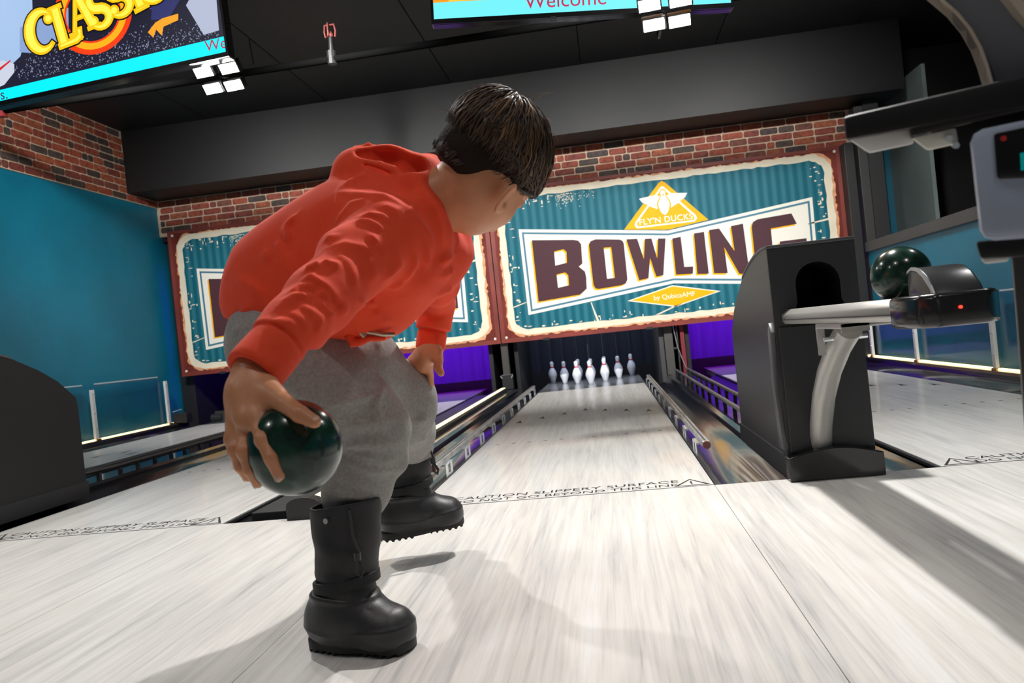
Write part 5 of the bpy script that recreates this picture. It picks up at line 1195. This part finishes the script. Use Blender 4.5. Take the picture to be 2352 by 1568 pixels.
def boot_shaft(Q):
    z = Q[..., 2]; c = np.interp(z, [.08, .14, .20, .29], [-.010, -.004, .006, .014]).astype(np.float32)
    r = np.interp(z, [.07, .11, .135, .15, .165, .20, .28, .31], [.055, .060, .0575, .0605, .0595, .064, .069, .069]).astype(np.float32)
    rad = np.sqrt((Q[..., 0]-c)**2*.92+Q[..., 1]**2*1.08)
    an = np.arctan2(Q[..., 1], Q[..., 0]-c)
    r = r+.0026*np.sin(z*75+2.2*np.sin(an*2+1))*np.clip((.21-z)*14, 0, 1)+.0016*np.sin(an*3+z*30+np.sin(z*60))
    d = rad-r
    d = np.maximum(d, np.maximum(z-.290-.10*np.clip(Q[..., 0], -.05, .06), .085-z))
    return carve(d, np.maximum(rad-(r-.006), .25-z), .004)*.8
def boot_strap(Q):
    z = Q[..., 2]; rad = np.sqrt((Q[..., 0]+.004)**2*.92+Q[..., 1]**2*1.08)
    d = np.maximum(np.abs(rad-.0615)-.004, np.abs(z-.132-.12*(Q[..., 0]+.02))-.011)
    return d*.8
B_LO, B_HI = (-.14, -.09, -.01), (.19, .09, .31)
boot = to_object('boot', surface(boot_shell, B_LO, B_HI, .0030), rubber, person)
for nm, fn, m in (('boot_sole', boot_sole, sole_rub), ('boot_shaft', boot_shaft, nylon), ('ankle_strap', boot_strap, mat('strap webbing', (.010, .010, .011), .7, bump=(400, .2, S1)))):
    to_object(nm, surface(fn, B_LO, B_HI, .0028), m, boot)
cord = mat('grey drawcord', (.035, .035, .035), .7)
MB().tube([(.060, -.05, .285), (.066, -.055, .235), (.072, -.050, .205), (.068, -.056, .19), (.068, -.060, .170), (.076, -.056, .160), (.080, -.052, .172), (.072, -.050, .190)], .0030, 6).build('drawcord', cord, boot, smooth=True)
MB().tube([(.070, -.053, .205), (.070, -.053, .190)], .0065, 8).build('cord_lock', rubber, boot, smooth=True)
MB().tube([(.018, -.066, .268), (.018, -.071, .268)], .0055, 10).build('eyelet', mat('eyelet steel', (.35, .35, .35), .3, metal=.9), boot, smooth=True)
for k in range(3): MB().tube([(.022, -.030, .125-.012*k), (.040, 0, .128-.014*k), (.022, .030, .125-.012*k)], .004, 6).build('boot_lace', cord, boot, smooth=True)
def boot_matrix(origin, fwd, tilt=0, lean=0):
    f = Vector(fwd).normalized(); s = Vector((0, 0, 1)).cross(f).normalized(); u = f.cross(s)
    M = Matrix((f, s, u)).transposed().to_4x4(); M.translation = Vector(origin)
    return M @ Matrix.Rotation(math.radians(lean), 4, 'X') @ Matrix.Rotation(math.radians(tilt), 4, 'Y')
boot.matrix_basis = boot_matrix((-.337, -1.260, 0), (.947, -.321, 0))
b2 = copy_tree(boot, person); b2.matrix_parent_inverse = Matrix.Identity(4)
b2.matrix_basis = boot_matrix((-.352, -.655, .068), (.96, .28, 0), -3, 0)

# ---- hair: a close cap plus combed locks
def hair_cap(Q):
    d = ellipsoid(Q, hp(-.006, .016, 0), (H_F, H_U, H_E), (.104, .086, .084))
    q = (Q-_v(K)).astype(np.float32); f, u, e = q @ H_F.astype(np.float32), q @ H_U.astype(np.float32), q @ H_E.astype(np.float32)
    line = np.interp(f, [-.11, -.06, -.02, .02, .05, .075, .11], [-.062, -.064, -.030, -.012, -.030, .012, .022]).astype(np.float32)
    d = np.maximum(d, (line-u)*.8)
    back = ellipsoid(Q, hp(-.030, -.040, 0), (H_F, H_U, H_E), (.070, .050, .066))     # short nape hair
    back = np.maximum(back, np.maximum(f+.012, (-.078-u)))
    return blend(d, back, .02)
def hair_material():
    m = mat('brown hair', (.03, .016, .009), .46, spec=.5); nt = m.node_tree; b = nt.nodes['Principled BSDF']
    at = nt.nodes.new('ShaderNodeAttribute'); at.attribute_name = 'tone'
    c = ramp(nt, at.outputs['Fac'], [(0, (.014, .008, .005)), (.4, (.035, .018, .009)), (.7, (.11, .055, .024)), (1, (.30, .16, .070))])
    nt.links.new(c, b.inputs['Base Color']); b.inputs['Anisotropic'].default_value = .4
    return m
hair_mat = hair_material()
cap_mat = mat('hair undercolour', (.016, .009, .006), .75, spec=.2, bump=(260, .35, (1, 1, 1)))
hair = to_object('hair', surface(hair_cap, tuple(K-.16), tuple(K+.16), .0030), cap_mat, person); hair['label'] = 'short brown hair, longer and tousled on top'
def hair_locks():
    g = random.Random(5); V, Fc, tone = [], [], []
    crown = np.array([-.055, .085, .004])
    cen = np.array([-.006, .016, 0]); R = np.array([.104, .086, .084])
    def on(p, lift): 
        q = (p-cen)/R; n = q/np.linalg.norm(q); return cen+n*(R+lift)
    def lock(pts, w, tn):
        n = len(pts); base = len(V)
        for i, p in enumerate(pts):
            d = pts[min(i+1, n-1)]-pts[max(i-1, 0)]; d = d/(np.linalg.norm(d)+1e-9)
            nr = (p-cen)/R; nr = nr/np.linalg.norm(nr); s = np.cross(d, nr); s = s/(np.linalg.norm(s)+1e-9)
            s_ = i/(n-1); ww = w*(.35+.65*math.sin(math.pi*min(1, .15+s_*.85))**.7)*(1-s_**4*.9); hh = ww*.45
            for a in range(5):
                an = 2*math.pi*a/5; q = p+s*math.cos(an)*ww+nr*math.sin(an)*hh
                V.append(K+H_F*q[0]+H_U*q[1]+H_E*q[2]); tone.append(max(0, min(1, tn+(.25*math.sin(s_*3.0)-.1))))
        for i in range(n-1):
            for a in range(5): Fc.append((base+i*5+a, base+i*5+(a+1) % 5, base+(i+1)*5+(a+1) % 5, base+(i+1)*5+a))
        Fc.append(tuple(base+(n-1)*5+a for a in range(5)))
    HL = ([-.11, -.06, -.02, .02, .05, .075, .11], [-.050, -.052, -.026, -.012, -.028, .002, .006])
    for k in range(3000):
        az = g.uniform(0, 2*math.pi); st = g.random()**.8*1.5
        dirv = np.array([math.cos(az), 0, math.sin(az)])
        front = max(0, math.cos(az))
        p = on(crown+dirv*st*.085+np.array([0, -st*st*.045, 0]), .002)
        if p[1] < np.interp(p[0], *HL)+.01: continue
        short = p[1] < .0 and p[0] < .03                      # clipped sides and nape
        length = g.uniform(.020, .032) if short else g.uniform(.060, .105)+.035*front
        nstep = 8; lift0 = .002 if short else g.uniform(.003, .013)*(1.15-.45*min(1, st))
        curl = g.uniform(-.9, .9); step = length*(1-.25*min(1, st))/nstep
        pts = []; dcur = dirv.copy(); flick = g.uniform(.0, .010) if g.random() < .3 and not short else 0
        for i in range(nstep):
            s_ = i/(nstep-1)
            pts.append(on(p, lift0*math.sin(math.pi*min(1, .25+.75*s_))*1.2+.0012+flick*s_*s_))
            n_ = (p-cen)/R/R; n_ = n_/np.linalg.norm(n_)
            dd = dcur+np.array([0, -.55*s_, 0])+np.cross(n_, dcur)*curl*.35*s_
            dd = dd-n_*(dd @ n_); dd /= np.linalg.norm(dd)+1e-9; p = on(p+dd*step, 0); dcur = dd
        cut = [r for r in pts if r[1] > np.interp(r[0], *HL)-.004]
        if len(cut) < 4: continue
        top = cut[len(cut)//2][1]
        tn = g.uniform(.10, .55)+(.30 if g.random() < .30 and top > .01 else 0)
        lock(cut, g.uniform(.0007, .0012) if short else g.uniform(.0009, .0024), tn*.6 if short else tn)
    for k in range(1600):                                     # clipped hair on sides and nape
        q = np.array([g.uniform(-1, .6), g.uniform(-.75, .35), g.uniform(-1, 1)]); q /= np.linalg.norm(q)
        p = cen+q*R
        if p[1] < -.010: p = np.array([-.030, -.040, 0])+q*np.array([.070, .050, .066]) if p[0] < -.012 else p
        if p[1] < np.interp(p[0], *HL)-.012 or p[1] > .045: continue
        n_ = q/R; n_ /= np.linalg.norm(n_); dn = np.array([-.35, -1, 0.])+np.array([g.uniform(-.2, .2), 0, g.uniform(-.2, .2)]); dn -= n_*(dn @ n_); dn /= np.linalg.norm(dn)
        L = g.uniform(.010, .020)
        pts = [p+n_*(.0008+.0022*s_)+dn*L*s_ for s_ in (0, .33, .66, 1)]
        lock(pts, g.uniform(.0006, .0011), g.uniform(.0, .45))
    for (a, b, c_) in STRAYS:      # loose strands standing off the head
        w2l = lambda p: np.array([(np.array(p)-K) @ H_F, (np.array(p)-K) @ H_U, (np.array(p)-K) @ H_E])
        a, b, c_ = w2l(a), w2l(b), w2l(c_)
        pts = [a*(1-s)**2+2*b*s*(1-s)+c_*s*s for s in [i/7 for i in range(8)]]
        lock(pts, .0013, .75)
    o = raw_mesh('hair_locks', V, Fc, hair_mat, hair, 'all')
    at = o.data.attributes.new('tone', 'FLOAT', 'POINT'); at.data.foreach_set('value', tone)
    o['kind'] = 'stuff'
STRAYS = [((0.1035, -1.3135, 1.0022), (0.0994, -1.3240, 1.0277), (0.0826, -1.3259, 1.0565)), ((0.1077, -1.3130, 1.0042), (0.1381, -1.3193, 1.0196), (0.1724, -1.3152, 1.0072)), ((0.1192, -1.3116, 0.9998), (0.1412, -1.3190, 1.0113), (0.1711, -1.3153, 1.0105)),
          ((-0.0194, -1.3286, 1.0072), (-0.0249, -1.3292, 1.0158), (-0.0284, -1.3295, 1.0282)), ((-0.0281, -1.3296, 1.0001), (-0.0395, -1.3310, 1.0053), (-0.0513, -1.3325, 1.0065)), ((0.1368, -1.3096, 0.9771), (0.1597, -1.3169, 0.9615), (0.1624, -1.3167, 0.9413)), ((0.0399, -1.3414, 1.0111), (0.0468, -1.3405, 1.0175), (0.0548, -1.3396, 1.0182)), ((0.1465, -1.3287, 0.9405), (0.1639, -1.3266, 0.9347), (0.1666, -1.3264, 0.9147))]
hair_locks()
